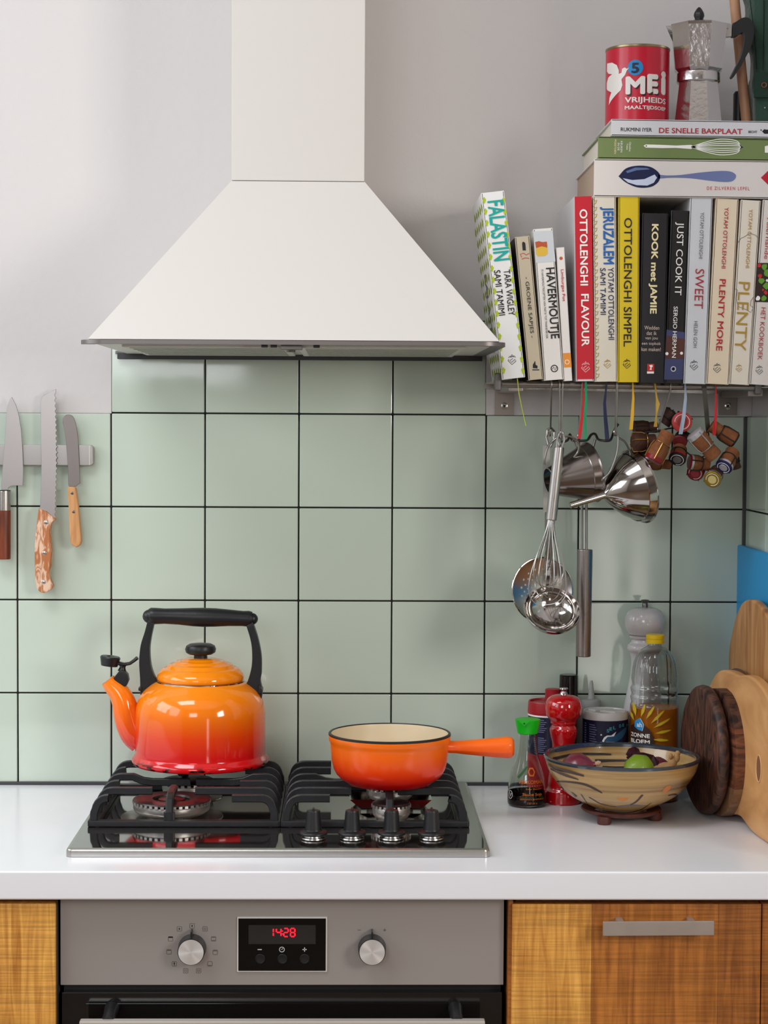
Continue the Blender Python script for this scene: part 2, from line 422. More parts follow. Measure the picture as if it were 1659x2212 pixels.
def tile(x0, x1, z0, z1, right=False):
    w, h = x1 - x0 - .0024, z1 - z0 - .0024; k = (round(w, 3), round(h, 3))
    if k not in _tm: _tm[k] = tile_mesh(w, h)
    o = bpy.data.objects.new('tile', _tm[k]); COL.objects.link(o)
    j = [RND.uniform(-.0025, .0025) for _ in range(2)]
    if right:
        o.parent = wall_right; o.location = (XR, -(x0 + x1) / 2, (z0 + z1) / 2); o.rotation_euler = (j[0], 0, math.pi / 2 + j[1])
    else:
        o.parent = wall_back; o.location = ((x0 + x1) / 2, 0.001, (z0 + z1) / 2); o.rotation_euler = (j[0], 0, j[1])
ZB = Z0 - 3 * P - .1475          # foot of the last row
rows = [(Z0 - (k + 1) * P, Z0 - k * P) for k in range(3)] + [(ZB, Z0 - 3 * P)]
for i in range(-12, 8):
    xa, xb = i * P, (i + 1) * P
    if i == 7: xb = XR - .006
    for (a, b) in rows: tile(xa, xb, a, b)
    if 1 <= i <= 4: tile(xa, xb, Z0, Z0 + P); 
for i in range(4):
    for (a, b) in rows: tile(.004 + i * P, .004 + (i + 1) * P, a, b, True)
m = M(); m.bb((-1.85, -.0005, ZB - .004), (XR + .004, .006, Z0 - .001)); m.bb((P + .001, -.0005, Z0 - .01), (5 * P - .001, .006, Z0 + P)); shell(m, 'grout', GROUT, wall_back)
m = M(); m.bb((XR + .0005, -.635, ZB), (XR + .006, .0, Z0 - .001)); shell(m, 'grout', GROUT, wall_right)
# plaster build-out beside the tiled panels, as thick as the tiles
m = M(); o_ = [(-1.88, Z0 - .0012), (P + .0008, Z0 - .0012), (P + .0008, Z0 + P), (5 * P - .0006, Z0 + P), (5 * P - .0006, Z0 - .0004), (XR + .004, Z0 - .0004), (XR + .004, 3.3), (-1.88, 3.3)]
m.prism([(a, -.0035, b) for a, b in o_], (0, .0095, 0), .0008, 1); shell(m, 'plaster_panel', WHITEWALL, wall_back)
# dark sealant strip between tiles and worktop, dark corner joint
m = M(); m.bb((-1.85, -.007, ZW), (XR, .0, ZW + .0052), .001); m.bb((XR - .010, -.008, ZW), (XR - .0005, -.0, Z0 - .002), .001)
shell(m, 'trim_1', mat('grey_sealant', (62, 62, 66), .5))
# ------------------------------------------------------------------ worktop
WF = -.615
m = M(); m.bb((-1.2, WF, ZW - .0385), (XR + .001, -.002, ZW), .004, 3)
solo(m, 'worktop', mat('white_laminate', (233, 233, 237), .22, var=.012, vs=5, rvar=.03), 'white laminate worktop running the full width below the green tiles', 'worktop', (.4, -.3, ZW - .0385), smooth=True, ang=30)

# ------------------------------------------------------------------ extractor hood
HOODM = mat('cream_enamel', (210, 206, 200), .35, bump=.02, bs=300)
hx = (.1596 + .1596 + .598) / 2
hood = thing('extractor_hood', 'cream pyramid extractor hood with a square chimney above the hob', 'extractor hood', (hx, -.2, Z0 + .09))
zr = Z0 + .0974
YC = -.255
tl, tr = at(499.5, 391, YC), at(788, 393, YC); bl, br_ = at(190, 733, -.437), at(1079, 739, -.437)
zt = (tl.z + tr.z) / 2; zb = zr + .004
m = M()
m._add([(bl.x, -.437, zb), (br_.x, -.437, zb), (br_.x, -.006, zb), (bl.x, -.006, zb), (tl.x, YC, zt), (tr.x, YC, zt), (tr.x, -.006, zt), (tl.x, -.006, zt)],
       [(0, 1, 5, 4), (1, 2, 6, 5), (3, 0, 4, 7), (2, 3, 7, 6), (4, 5, 6, 7)])
part(m, 'canopy', HOODM, hood, smooth=False)
m = M(); m.bb((tl.x + .0005, YC + .0005, zt + .0008), (tr.x - .0005, -.0045, 3.29), .0015); part(m, 'chimney', HOODM, hood)
# thin steel lip with rounded front corners
x0, x1 = .1596, .1596 + .598
def lip(inset, z):
    pts = []; r = .035 - inset; a0, a1 = x0 + inset, x1 - inset; yf = -.4493 + inset
    for k in range(9):
        t = math.pi + k / 8 * math.pi / 2; pts.append((a0 + r + r * math.cos(t), yf + r + r * math.sin(t), z))
    for k in range(9):
        t = 1.5 * math.pi + k / 8 * math.pi / 2; pts.append((a1 - r + r * math.cos(t), yf + r + r * math.sin(t), z))
    pts += [(a1, -.006, z), (a0, -.006, z)]
    return pts
m = M()
o_, i_ = lip(0, zr - .0028), lip(.020, zr - .0028); n = len(o_)
o2, i2 = lip(0, zr + .0028), lip(.020, zr + .0028)
for k in range(n - 1):
    m._add([o_[k], o_[k + 1], o2[k + 1], o2[k]], [(0, 1, 2, 3)]); m._add([o2[k], o2[k + 1], i2[k + 1], i2[k]], [(0, 1, 2, 3)])
    m._add([o_[k], i_[k], i_[k + 1], o_[k + 1]], [(0, 1, 2, 3)]); m._add([i_[k], i2[k], i2[k + 1], i_[k + 1]], [(0, 1, 2, 3)])
part(m, 'rim', mat('hood_lip_steel', (118, 112, 110), .42, .8), hood, 'grey steel rim', ang=50)
m = M(); m.bb((x0 + .02, -.43, zr - .002), (x1 - .02, -.008, zr + .003)); part(m, 'underside_panel', HOODM, hood, smooth=False)
for k, (a, b) in enumerate(((x0 + .055, hx - .006), (hx + .006, x1 - .055))):
    f = M(); f.bb((a, -.40, zr - .006), (b, -.06, zr - .001), .002)
    fo = part(f, 'grease_filter', mat('filter_aluminium', (206, 206, 198), .45, .2), hood)
    g = M()
    for j in range(6): g.bb((a + .010, -.39 + j * .054, zr - .0068), (b - .010, -.39 + j * .054 + .030, zr - .006))
    part(g, 'filter_mesh', mat('filter_mesh_metal', (168, 170, 160), .5, .2), fo, smooth=False)
m = M(); m.bb((hx - .018, -.425, zr - .009), (hx + .012, -.40, zr - .002), .001); m.lathe([(0, 0), (.006, 0), (.007, .004), (0, .004)], 12, (hx - .004, -.41, zr - .012))
part(m, 'filter_latch', DARKSTEEL, hood)
for dx in (-.045, -.032, .028):
    m = M(); m.bb((hx + dx, -.432, zr - .0065), (hx + dx + .009, -.426, zr - .002), .0008); part(m, 'control_button', BLACKPL, hood)
m = M(); m.bb((x0 + .004, -.014, zr - .0105), (x1 - .004, -.006, zr - .0005)); part(m, 'rear_edge', mat('hood_rear_edge', (66, 66, 68), .6), hood)

# ------------------------------------------------------------------ oven and cabinets
YO = -.585
pO = at(130, 1949, YO); ox0, ox1 = pO.x, pO.x + .595; zO1 = ZW - .0425; zP = at(600, 2128, YO).z
oven = thing('built_in_oven', 'stainless steel built-in oven under the hob with red clock display', 'oven', ((ox0 + ox1) / 2, -.3, .28))
PANEL = mat('oven_panel_steel', (176, 170, 166), .38, .5, var=.02, vs=3)
m = M(); m.bb((ox0, YO, zP), (ox1, YO + .018, zO1), .0012); part(m, 'control_panel', PANEL, oven)
m = M(); m.bb((ox0 + .003, YO + .012, .27), (ox1 - .003, -.06, zO1 - .002)); part(m, 'housing', mat('oven_housing_black', (16, 15, 15), .5), oven, smooth=False)
m = M(); zd = at(600, 2143, YO).z
m.bb((ox0 + .002, YO - .002, .285), (ox1 - .002, YO + .012, zd), .001); door = part(m, 'door', mat('oven_door_glass', (20, 19, 20), .08, coat=.5), oven, 'black glass oven door')
m = M(); m.bb(at(186, 2212, YO - .0022) - Vector((0, 0, .25)), at(1040, 2168, YO - .003), 0); part(m, 'window_pane', BLACKGLASS, door, smooth=False)
m = M(); a, b = at(173, 2206, YO - .045), at(1047, 2206, YO - .045)
m.bb((a.x, YO - .055, a.z - .022), (b.x, YO - .04, a.z + .0025), .002, 2); part(m, 'handle', mat('oven_handle_steel', (205, 198, 188), .35, .4), door, 'brushed steel bar handle')
for px in (238, 985):
    q = at(px, 2190, YO - .02); m = M(); m.tube([(q.x, YO - .042, q.z - .006), (q.x, YO - .025, q.z), (q.x, YO - .002, q.z + .002)], [.010, .0085, .010], 14); part(m, 'handle_mount', BLACKPL, door)
F = Fr((0, YO, 0), (1, 0, 0), (0, 0, 1))
def uv(px, py, Y=YO): q = at(px, py, Y); return q.x, q.z
# display window
m = M(); (u0, v0), (u1, v1) = uv(512, 2099), uv(707, 1980)
m.bb((u0, YO - .0022, v0), (u1, YO, v1), .0009, 3); part(m, 'display_bezel', mat('bezel_silver', (222, 220, 216), .35, .2), oven)
m = M(); (a0, b0), (a1, b1) = uv(515, 2096), uv(704, 1983)
m.bb((a0, YO - .0030, b0), (a1, YO - .001, b1), .0006); disp = part(m, 'display', mat('display_black', (10, 10, 11), .12), oven, 'black display window')
m = M(); F2 = Fr((0, YO - .0030, 0), (1, 0, 0), (0, 0, 1)); (c0, d0), (c1, d1) = uv(537, 2038), uv(682, 1997)
m.frect(F2, c0, d0, c1, d1, .0001); part(m, 'clock_window', mat('clock_window_grey', (44, 42, 41), .25), disp, smooth=False)
SEG = {'1': 'bc', '4': 'fgbc', '2': 'abged', '8': 'abcdefg'}
m = M()
def seg(ch, x, y, w, h, sk=1.0):
    t = 1.9
    ends = {'a': ((x, y), (x + w, y)), 'g': ((x, y + h / 2), (x + w, y + h / 2)), 'd': ((x, y + h), (x + w, y + h)), 'f': ((x, y), (x, y + h / 2)), 'b': ((x + w, y), (x + w, y + h / 2)), 'e': ((x, y + h / 2), (x, y + h)), 'c': ((x + w, y + h / 2), (x + w, y + h))}
    for s_ in SEG[ch]:
        (xa, ya), (xb, yb) = ends[s_]; dx, dy = (xb - xa), (yb - ya); l = math.hypot(dx, dy); g = 1.0
        A = uv(xa + dx / l * g, ya + dy / l * g, YO - .003); B = uv(xb - dx / l * g, yb - dy / l * g, YO - .003)
        m.fline(F2, [A, B], .0018, .0003)
seg('1', 583, 2005.5, 7.5, 17); seg('4', 597, 2005.5, 10, 17); seg('2', 613, 2005.5, 9.5, 17.5); seg('8', 627.5, 2005.5, 9.5, 17.5)
for yy in (2011, 2017.5): q = uv(610.3, yy, YO - .003); m.frect(F2, q[0] - .0007, q[1] - .0007, q[0] + .0007, q[1] + .0007, .0003)
part(m, 'clock_digits', mat('clock_red_led', (255, 20, 45), .5, emis=1.3), disp, 'glowing red digits', smooth=False)
m = M(); ICON = mat('panel_print_grey', (196, 196, 194), .5)
q = uv(561, 2051, YO - .003); m.frect(F2, q[0] - .0028, q[1] - .0006, q[0] + .0028, q[1] + .0006)
part(m, 'minus_symbol', ICON, disp, smooth=False); m = M()
q = uv(609, 2051, YO - .003); m.fring(F2, q[0], q[1], .0033, .0009); m.fline(F2, [(q[0], q[1]), (q[0] + .0014, q[1] + .0018)], .0007); m.fline(F2, [(q[0], q[1]), (q[0] - .001, q[1] + .0004)], .0007)
part(m, 'clock_symbol', ICON, disp, smooth=False); m = M()
q = uv(658, 2051, YO - .003); m.frect(F2, q[0] - .0028, q[1] - .0006, q[0] + .0028, q[1] + .0006); m.frect(F2, q[0] - .0006, q[1] - .0028, q[0] + .0006, q[1] + .0028)
part(m, 'plus_symbol', ICON, disp, smooth=False)
for px in (562, 610, 658):
    q = uv(px, 2071, YO - .003); m = M(); m.lathe([(.0066, 0), (.0064, .0012), (.0058, .0014), (.0052, .0006), (.003, .0004), (0, .0004)], 28, (q[0], YO - .003, q[1]), Matrix.Rotation(math.pi / 2, 3, 'X')); part(m, 'push_button', BLACKPL, disp)
# dials
def dial(px, py):
    q = at(px, py, YO - .022); c = Vector((q.x, YO, q.z)); A = Matrix.Rotation(math.pi / 2, 3, 'X')
    s_ = S(YO - .022)
    base = thing_part = M(); base.lathe([(0, .0), (31.0 / s_, 0), (30.5 / s_, .008), (29.5 / s_, .0215), (28.8 / s_, .0225), (0, .0225)], 48, c, A)
    k = part(base, 'dial', BLACKPL, oven, 'black dial with a spun metal face')
    f = M(); f.lathe([(28.0 / s_, .0215), (27.6 / s_, .0235), (0, .0235)], 48, c, A)
    part(f, 'dial_face', DIALFACE(c), k)
    p_ = M(); p_.box(c + Vector((0, -.010, 33 / s_)), (.0022, .018, .012), None, .0006); part(p_, 'pointer', BLACKPL, k)
    return k
def DIALFACE(c):
    m = bpy.data.materials.new('spun_metal_face'); m.use_nodes = True; nt = m.node_tree; N = nt.nodes; L = nt.links; b = N['Principled BSDF']
    b.inputs['Metallic'].default_value = .6; b.inputs['Roughness'].default_value = .3; b.inputs['Base Color'].default_value = rgb(236, 233, 230)
    b.inputs['Anisotropic'].default_value = .8
    tg = N.new('ShaderNodeTangent'); tg.direction_type = 'RADIAL'; tg.axis = 'Y'
    # tangent round the disc's own axis: taken from the disc-centred vector
    ge = N.new('ShaderNodeNewGeometry'); sb = N.new('ShaderNodeVectorMath'); sb.operation = 'SUBTRACT'; sb.inputs[1].default_value = tuple(c); L.new(ge.outputs['Position'], sb.inputs[0])
    cr = N.new('ShaderNodeVectorMath'); cr.operation = 'CROSS_PRODUCT'; cr.inputs[1].default_value = (0, 1, 0); L.new(sb.outputs[0], cr.inputs[0])
    nm = N.new('ShaderNodeVectorMath'); nm.operation = 'NORMALIZE'; L.new(cr.outputs[0], nm.inputs[0]); L.new(nm.outputs[0], b.inputs['Tangent'])
    N.remove(tg); return m
dial(412.5, 2057); dial(804, 2057)
# printed symbols round the left dial
m = M()
icons = [(415, 2000, 3), (443, 2006.5, 1), (461.5, 2028, 0), (465, 2057, 4), (453.5, 2082, 5), (429, 2097, 1), (401, 2097, 1), (376.5, 2082, 2), (365, 2056, 4), (368.5, 2028, 6), (387.5, 2006.5, 3)]
for px, py, kd in icons:
    u, v = uv(px, py); h = .0031
    m.fline(F, [(u - h + .0006, v - h), (u + h - .0006, v - h), (u + h, v - h + .0006), (u + h, v + h - .0006), (u + h - .0006, v + h), (u - h + .0006, v + h), (u - h, v + h - .0006), (u - h, v - h + .0006)], .00045, .0002, 0, True)
    if kd in (0, 4, 6): m.frect(F, u - h + .0008, v + h - .0015, u + h - .0008, v + h - .0008, .0002)
    if kd in (0, 5): m.frect(F, u - h + .0008, v - h + .0008, u + h - .0008, v - h + .0014, .0002)
    if kd == 6: m.frect(F, u - h + .0002, v + h - .0018, u + h - .0002, v + h, .0002)
    if kd == 1:
        for dx in (-.0013, 0, .0013): m.fline(F, [(u + dx, v + .0018), (u + dx, v - .0004)], .0004, .0002)
        m.fline(F, [(u - .0018, v - .0006), (u, v - .0018), (u + .0018, v - .0006)], .0004, .0002)
    if kd == 2: m.fdisc(F, u, v + .0008, .0012, .0002); m.fdisc(F, u, v - .0014, .0008, .0002)
    if kd == 3: m.fpoly(F, [(u, v + .0018), (u + .0012, v), (u, v - .0018), (u - .0012, v)], .0002)
a = uv(776, 2009); m.frect(F, a[0] - .0022, a[1] - .0003, a[0] + .0022, a[1] + .0003, .0002)
a = uv(831, 2009); m.frect(F, a[0] - .0022, a[1] - .0003, a[0] + .0022, a[1] + .0003, .0002); m.frect(F, a[0] - .0003, a[1] - .0022, a[0] + .0003, a[1] + .0022, .0002)
part(m, 'printed_symbols', mat('dark_grey_print', (52, 46, 46), .6), oven, smooth=False)

WOODL = wood('golden_rough_sawn_veneer', (186, 120, 46), (240, 178, 86), (110, 110, 7), .42, saw=.22, bump=.3, dist=.8)
WOODD = wood('brown_rough_sawn_veneer', (126, 68, 22), (176, 108, 44), (110, 110, 7), .42, saw=.22, bump=.3, dist=.8)
WOODM = wood('amber_rough_sawn_veneer', (144, 82, 28), (194, 122, 50), (110, 110, 7), .42, saw=.2, bump=.3, dist=.8)
# left cabinet
zc = at(60, 1951, -.60).z
xl1 = at(120, 2000, -.602).x
cab = thing('base_cabinet', 'golden wooden base cabinet left of the oven', 'cabinet', (xl1 - .25, -.3, 0))
m = M(); m.bb((xl1 - .50, -.578, .1), (xl1 - .001, -.02, ZW - .040)); m.bb((xl1 - .50, -.54, 0), (xl1 - .001, -.1, .1)); part(m, 'body', WOODD, cab, smooth=False)
m = M(); m.bb((xl1 - .498, -.602, .12), (xl1, -.580, zc), .003, 2); part(m, 'door', WOODL, cab)
m = M(); m.bb((xl1 + .001, -.596, .0), (ox0 - .003, -.35, ZW - .0392), .0006)
solo(m, 'filler_strip', mat('dark_filler_strip', (84, 76, 70), .4, .4), 'narrow dark strip between the left cabinet and the oven', 'strip', (xl1 + .003, -.5, 0))
# right cabinet: side frame, door of three veneer boards, bar handle
xr0 = at(1098, 2000, -.598).x
cab2 = thing('base_cabinet', 'brown wooden base cabinet right of the oven with a steel bar handle', 'cabinet', (xr0 + .25, -.3, 0))
zc2 = at(1400, 1953, -.602).z
m = M(); m.bb((xr0 + .011, -.578, .1), (XR - .002, -.02, ZW - .0395)); m.bb((xr0, -.54, 0), (XR - .002, -.1, .1)); part(m, 'body', WOODD, cab2, smooth=False)
m = M(); m.bb((xr0, -.598, .1), (xr0 + .0065, -.02, ZW - .0392), .0008); part(m, 'side_panel', WOODM, cab2)
xd = [at(p_, 2000, -.602).x for p_ in (1106, 1278, 1552, 1644)]
m = M(); m.bb((xd[0], -.600, .12), (xd[3], -.580, zc2 - .001), .001); dr = part(m, 'door', WOODM, cab2)
for (a, b, w_) in ((xd[0], xd[1], WOODL), (xd[1], xd[2], WOODM), (xd[2], xd[3], WOODD)):
    m = M(); m.bb((a + .0001, -.6025, .121), (b - .0001, -.599, zc2), .0004); part(m, 'board', w_, dr)
m = M(); m.bb((xd[3] + .0015, -.6015, .12), (XR - .002, -.58, zc2), .0015); part(m, 'end_panel', WOODD, cab2)
a, b = at(1303, 1991.5, -.632), at(1543, 1990, -.632); hz = at(1303, 2022, -.632).z
ang = math.atan2(b.z - a.z, b.x - a.x)
m = M(); m.box(((a.x + b.x) / 2, -.630, (a.z + b.z) / 2 - (a.z - hz) / 2), (b.x - a.x, .005, a.z - hz), Matrix.Rotation(-ang, 3, 'Y'), .0008)
for px in (1339, 1493):
    q = at(px, 1992, -.615); m.box((q.x, -.616, q.z - .002), (.009, .028, .011), None, .001)
part(m, 'handle', mat('worn_steel_handle', (172, 160, 150), .42, .5, var=.06, vs=30, rvar=.08), cab2, 'worn flat steel bar handle')

# ------------------------------------------------------------------ hob
hb0 = ox0 - .0004; hb1 = hb0 + .58; hy0, hy1 = -.5323, -.0285; HS = ZW + .0085
hob = thing('gas_hob', 'four burner gas hob with a steel frame and black glass surface set into the worktop', 'hob', ((hb0 + hb1) / 2, -.28, ZW))
m = M(); t = bmesh.new(); 
def rr(x0, y0, x1, y1, r, z, n=5):
    pts = []
    for cx, cy, a0 in ((x1 - r, y0 + r, -90), (x1 - r, y1 - r, 0), (x0 + r, y1 - r, 90), (x0 + r, y0 + r, 180)):
        for k in range(n + 1):
            a = math.radians(a0 + 90 * k / n); pts.append((cx + r * math.cos(a), cy + r * math.sin(a), z))
    return pts
def loops(m, Ls, cap0=False, cap1=False, mi=0):
    rs = [[m.bm.verts.new(p) for p in L_] for L_ in Ls]; n = len(rs[0])
    for a, b in zip(rs, rs[1:]):
        for k in range(n): q = m.bm.faces.new([a[k], a[(k + 1) % n], b[(k + 1) % n], b[k]]); q.material_index = mi
    if cap0: m.bm.faces.new(rs[0])
    if cap1: m.bm.faces.new(rs[-1])
loops(m, [rr(hb0, hy0, hb1, hy1, .008, ZW + .0005), rr(hb0, hy0, hb1, hy1, .008, ZW + .008), rr(hb0 + .001, hy0 + .001, hb1 - .001, hy1 - .001, .008, ZW + .0105), rr(hb0 + .005, hy0 + .006, hb1 - .005, hy1 - .005, .006, ZW + .0118)], cap1=False)
part(m, 'frame', mat('hob_frame_steel', (186, 184, 180), .27, 1), hob, 'brushed steel frame', ang=40)
m = M(); loops(m, [rr(hb0 + .005, hy0 + .006, hb1 - .005, hy1 - .005, .006, ZW + .0118), rr(hb0 + .006, hy0 + .007, hb1 - .006, hy1 - .006, .006, ZW + .0118)], cap1=True)
part(m, 'glass_surface', mat('hob_glass', (26, 22, 20), .045, coat=.6, spec=.9), hob, 'dark reflective hob surface', ang=40)
GY = [-.385 + k * .0556 for k in range(6)]; GT = ZW + .0585; GB = ZW + .0125
def curve(a, b, c, n=5):
    a, b, c = Vector(a), Vector(b), Vector(c)
    return [a * (1 - t) ** 2 + b * 2 * t * (1 - t) + c * t * t for t in [k / n for k in range(n + 1)]]
def barY(m, pts, w, h):
    """flat bar of rectangular section following pts in an XZ plane; w = thickness along Y, h = section height"""
    n = len(pts); ps = [Vector(p) for p in pts]; rs = []
    for i in range(n):
        t = (ps[min(i + 1, n - 1)] - ps[max(i - 1, 0)]).normalized(); nn = Vector((-t.z, 0, t.x)); y = Vector((0, 1, 0)); c = .22
        ring = []
        for (a_, b_) in ((-1, -1 + c), (-1 + c, -1), (1 - c, -1), (1, -1 + c), (1, 1 - c), (1 - c, 1), (-1 + c, 1), (-1, 1 - c)):
            ring.append(m.bm.verts.new(ps[i] + y * (a_ * w / 2) + nn * (b_ * h / 2)))
        rs.append(ring)
    for a_, b_ in zip(rs, rs[1:]):
        for k in range(8): m.bm.faces.new([a_[k], a_[(k + 1) % 8], b_[(k + 1) % 8], b_[k]])
    m.bm.faces.new(rs[0]); m.bm.faces.new(rs[-1])
def grate(xa, xb, lab, Lf, Rf, post):
    """xa, xb: outer sides; Lf / Rf: lengths of the fingers of every row from the left and from the right"""
    g = thing('pan_support', lab, 'pan support', ((xa + xb) / 2, -.25, GB), group='cast iron pan supports')
    m = M()
    for x in (xa + .006, xb - .006): m.bb((x - .008, GY[0] - .006, GB - .0005), (x + .008, GY[5] + .006, GB + .009), .002)
    for y in (GY[0], GY[5]): m.bb((xa, y - .007, GB - .0005), (xb, y + .007, GB + .0085), .002)
    for x in (xa + .012, xb - .012):
        for y in (GY[0], GY[5]): m.lathe([(0, 0), (.006, 0), (.006, .004), (0, .004)], 10, (x, y, ZW + .0118 - .0002))
    part(m, 'base_frame', IRON, g)
    h = .011
    for k, y in enumerate(GY):
        for sgn, x, L_ in ((1, xa, Lf[k]), (-1, xb, Rf[k])):
            if not L_: continue
            m = M(); zt = GT - h / 2
            pts = [(x + sgn * .006, y, GB + .002), (x + sgn * .007, y, GB + .02)] + curve((x + sgn * .009, y, zt - .016), (x + sgn * .012, y, zt), (x + sgn * .028, y, zt), 6)
            if L_ > .06 and k == 3: pts += [(x + sgn * .045, y, zt), (x + sgn * .06, y, zt - .006), (x + sgn * .075, y, zt - .008)]
            pts.append((x + sgn * L_, y, zt - (.008 if (k == 3 and L_ > .06) else 0)))
            barY(m, pts, .0085, h); part(m, 'finger', IRON, g)
    cx = post
    for y, sg in ((GY[0], 1), (GY[5], -1)):
        m = M(); zt = GT - h / 2 
        prof = [(0, GB + .002), (0, GB + .02), (0, zt - .02), (sg * .006, zt - .006), (sg * .018, zt), (sg * .075, zt)]
        ps = [Vector((cx, y + a_, z_)) for a_, z_ in prof]; rs = []
        for i in range(len(ps)):
            t = (ps[min(i + 1, 5)] - ps[max(i - 1, 0)]).normalized(); nn = Vector((0, -t.z, t.y))
            wd = .0055 if i > 1 else .008
            rs.append([m.bm.verts.new(ps[i] + Vector((sx_ * wd, 0, 0)) + nn * (sy_ * .0055)) for sx_, sy_ in ((-1, -.6), (-.6, -1), (.6, -1), (1, -.6), (1, .6), (.6, 1), (-.6, 1), (-1, .6))])
        for a_, b_ in zip(rs, rs[1:]):
            for q in range(8): m.bm.faces.new([a_[q], a_[(q + 1) % 8], b_[(q + 1) % 8], b_[q]])
        m.bm.faces.new(rs[0]); m.bm.faces.new(rs[-1])
        part(m, 'finger', IRON, g)
    return g
gy0 = GY[0]
def gx(px): return at(px, 1740, gy0).x
gL = grate(gx(193), gx(603), 'left cast iron pan support under the kettle', [.027, .085, .03, .132, .028, .10], [.068, .125, .062, .132, .06, .10], gx(366))
gR = grate(gx(609), gx(1011), 'right cast iron pan support under the saucepan', [.069, .10, .131, .1, .069, .069], [.025, .10, .131, .1, .05, .05], gx(842))
ALU = mat('burner_aluminium', (196, 190, 184), .38, .9, var=.12, vs=60, bump=.3, bs=120)
CAPM = mat('burner_cap_enamel', (40, 24, 26), .3, bump=.1, bs=200)
def burner(px, py, Y, r, zc_, wok=False, h=.02, lab=None):
    x = at(px, py, Y).x; c = Vector((x, Y, ZW + .0118))
    b = M(); r2 = r
    b.lathe([(0, 0), (r * 1.35, 0), (r * 1.33, .0012), (r * .8, .003), (r * .78, .004), (0, .004)], 40, c)
    base = part(b, 'burner', mat('burner_dish_steel', (150, 144, 138), .2, 1), hob, lab)
    b = M(); b.lathe([(r * .7, .003), (r * .86, .006), (r * .97, .010), (r, .014), (r, .020), (r * .97, .0215), (r * .5, .0215)], 56, c); part(b, 'burner_ring', ALU, base)
    b = M()
    nt_ = 40 if r > .04 else 26
    for k in range(nt_):
        a = 2 * math.pi * k / nt_
        b.box(c + Vector((r * .985 * math.cos(a), r * .985 * math.sin(a), .0232)), (.004, r * 2 * math.pi / nt_ * .55, .0038), Matrix.Rotation(a, 3, 'Z'))
    part(b, 'burner_teeth', ALU, base, smooth=False)
    b = M()
    if wok: b.lathe([(r * .48, .0245), (r * .5, .0275), (r * .8, .0290), (r * 1.0, .0270), (r * 1.015, .0250), (r, .0242), (r * .5, .0240), (r * .48, .0245)], 56, c); b.lathe([(0, .022), (r * .34, .022), (r * .35, .0265), (r * .28, .0280), (0, .0285)], 36, c)
    else: b.lathe([(0, .022), (r * 1.0, .0245), (r * 1.03, .0262), (r * .96, .0282), (r * .5, .0295), (0, .030)], 48, c)
    part(b, 'burner_cap', CAPM, base)
    return base
burner(371, 1760, -.315, .0565, 0, True)
burner(406, 1712, -.165, .040, 0)
burner(845, 1770, -.345, .0275, 0)
burner(842, 1730, -.20, .036, 0)
# polished star plates round the right burners
for px, Y, w1, w2 in ((843, -.225, .062, .045), (845, -.345, .046, .03)):
    x = at(px, 1740, Y).x; m = M(); z = ZW + .0122
    zz = .014 if Y > -.3 else .004
    m._add([(x - w1, Y - .035, z + zz), (x + w1, Y - .035, z + zz), (x + w2, Y - .05, z + zz * .2), (x - w2, Y - .05, z + zz * .2), (x - w1, Y + .03, z + zz), (x + w1, Y + .03, z + zz), (x + w2, Y + .045, z), (x - w2, Y + .045, z)],
           [(0, 1, 2, 3), (4, 5, 6, 7), (0, 3, 7, 4), (1, 2, 6, 5)])
    part(m, 'burner_plate', mat('polished_plate', (205, 198, 192), .14, 1), hob, smooth=False)
for px in (677, 760.5, 846, 932):
    q = atz(px, 1812, ZW + .0118); c = Vector((q.x, q.y, ZW + .0118)); sK = S(q.y)
    m = M(); m.lathe([(0, 0), (25 / sK, 0), (27 / sK, .001), (26 / sK, .0030), (22 / sK, .0035), (21 / sK, .006), (0, .006)], 36, c); kn = part(m, 'control_knob', SATIN, hob, 'black knob on a steel collar')
    m = M(); m.lathe([(21 / sK, .006), (30 / sK, .0068), (31 / sK, .0085), (29 / sK, .0110), (19.5 / sK, .0125), (18.5 / sK, .014), (15 / sK, .038), (14 / sK, .0405), (9 / sK, .0415), (0, .0415)], 36, c)
    m.bb((c.x - .0016, c.y - .009, c.z + .040), (c.x + .0016, c.y + .002, c.z + .0445), .0008)
    part(m, 'grip', BLACKPL, kn, ang=50)

# ------------------------------------------------------------------ kettle
YK = -.133; sk = S(YK); kx = at(433, 1658, YK).x; kz = GT + .0006
KC = Vector((kx, YK, kz))
kettle = thing('kettle', 'orange to red enamel kettle with black handle and whistle on the left pan support', 'kettle', KC)
def pf(pr, y0, s_): return [(r / s_, (y0 - y) / s_) for r, y in pr]
def spl(pts, k=4):
    """Catmull-Rom through profile or path points"""
    P_ = [Vector(p) for p in pts]; P_ = [P_[0] * 2 - P_[1]] + P_ + [P_[-1] * 2 - P_[-2]]; o = []
    for i in range(1, len(P_) - 2):
        a, b, c, d = P_[i - 1:i + 3]
        for j in range(k):
            t = j / k; o.append(.5 * ((2 * b) + (c - a) * t + (2 * a - 5 * b + 4 * c - d) * t * t + (3 * b - a - 3 * c + d) * t ** 3))
    o.append(P_[-2]); return o
ENAM = zgrad('kettle_enamel', [(0, (206, 8, 22)), (.2, (218, 20, 20)), (.42, (232, 66, 14)), (.68, (246, 122, 12)), (1, (252, 144, 14))], 0, .135, .1, .25, chips=(.006, .013))
body = [(0, 1657), (139, 1657.5), (146, 1656), (148.5, 1651), (147.5, 1645), (143, 1638), (141, 1631), (140.8, 1600), (140.6, 1560), (140, 1543), (138, 1530), (133, 1515), (124, 1501), (113, 1491), (102, 1483), (94, 1478.5), (92, 1476)]
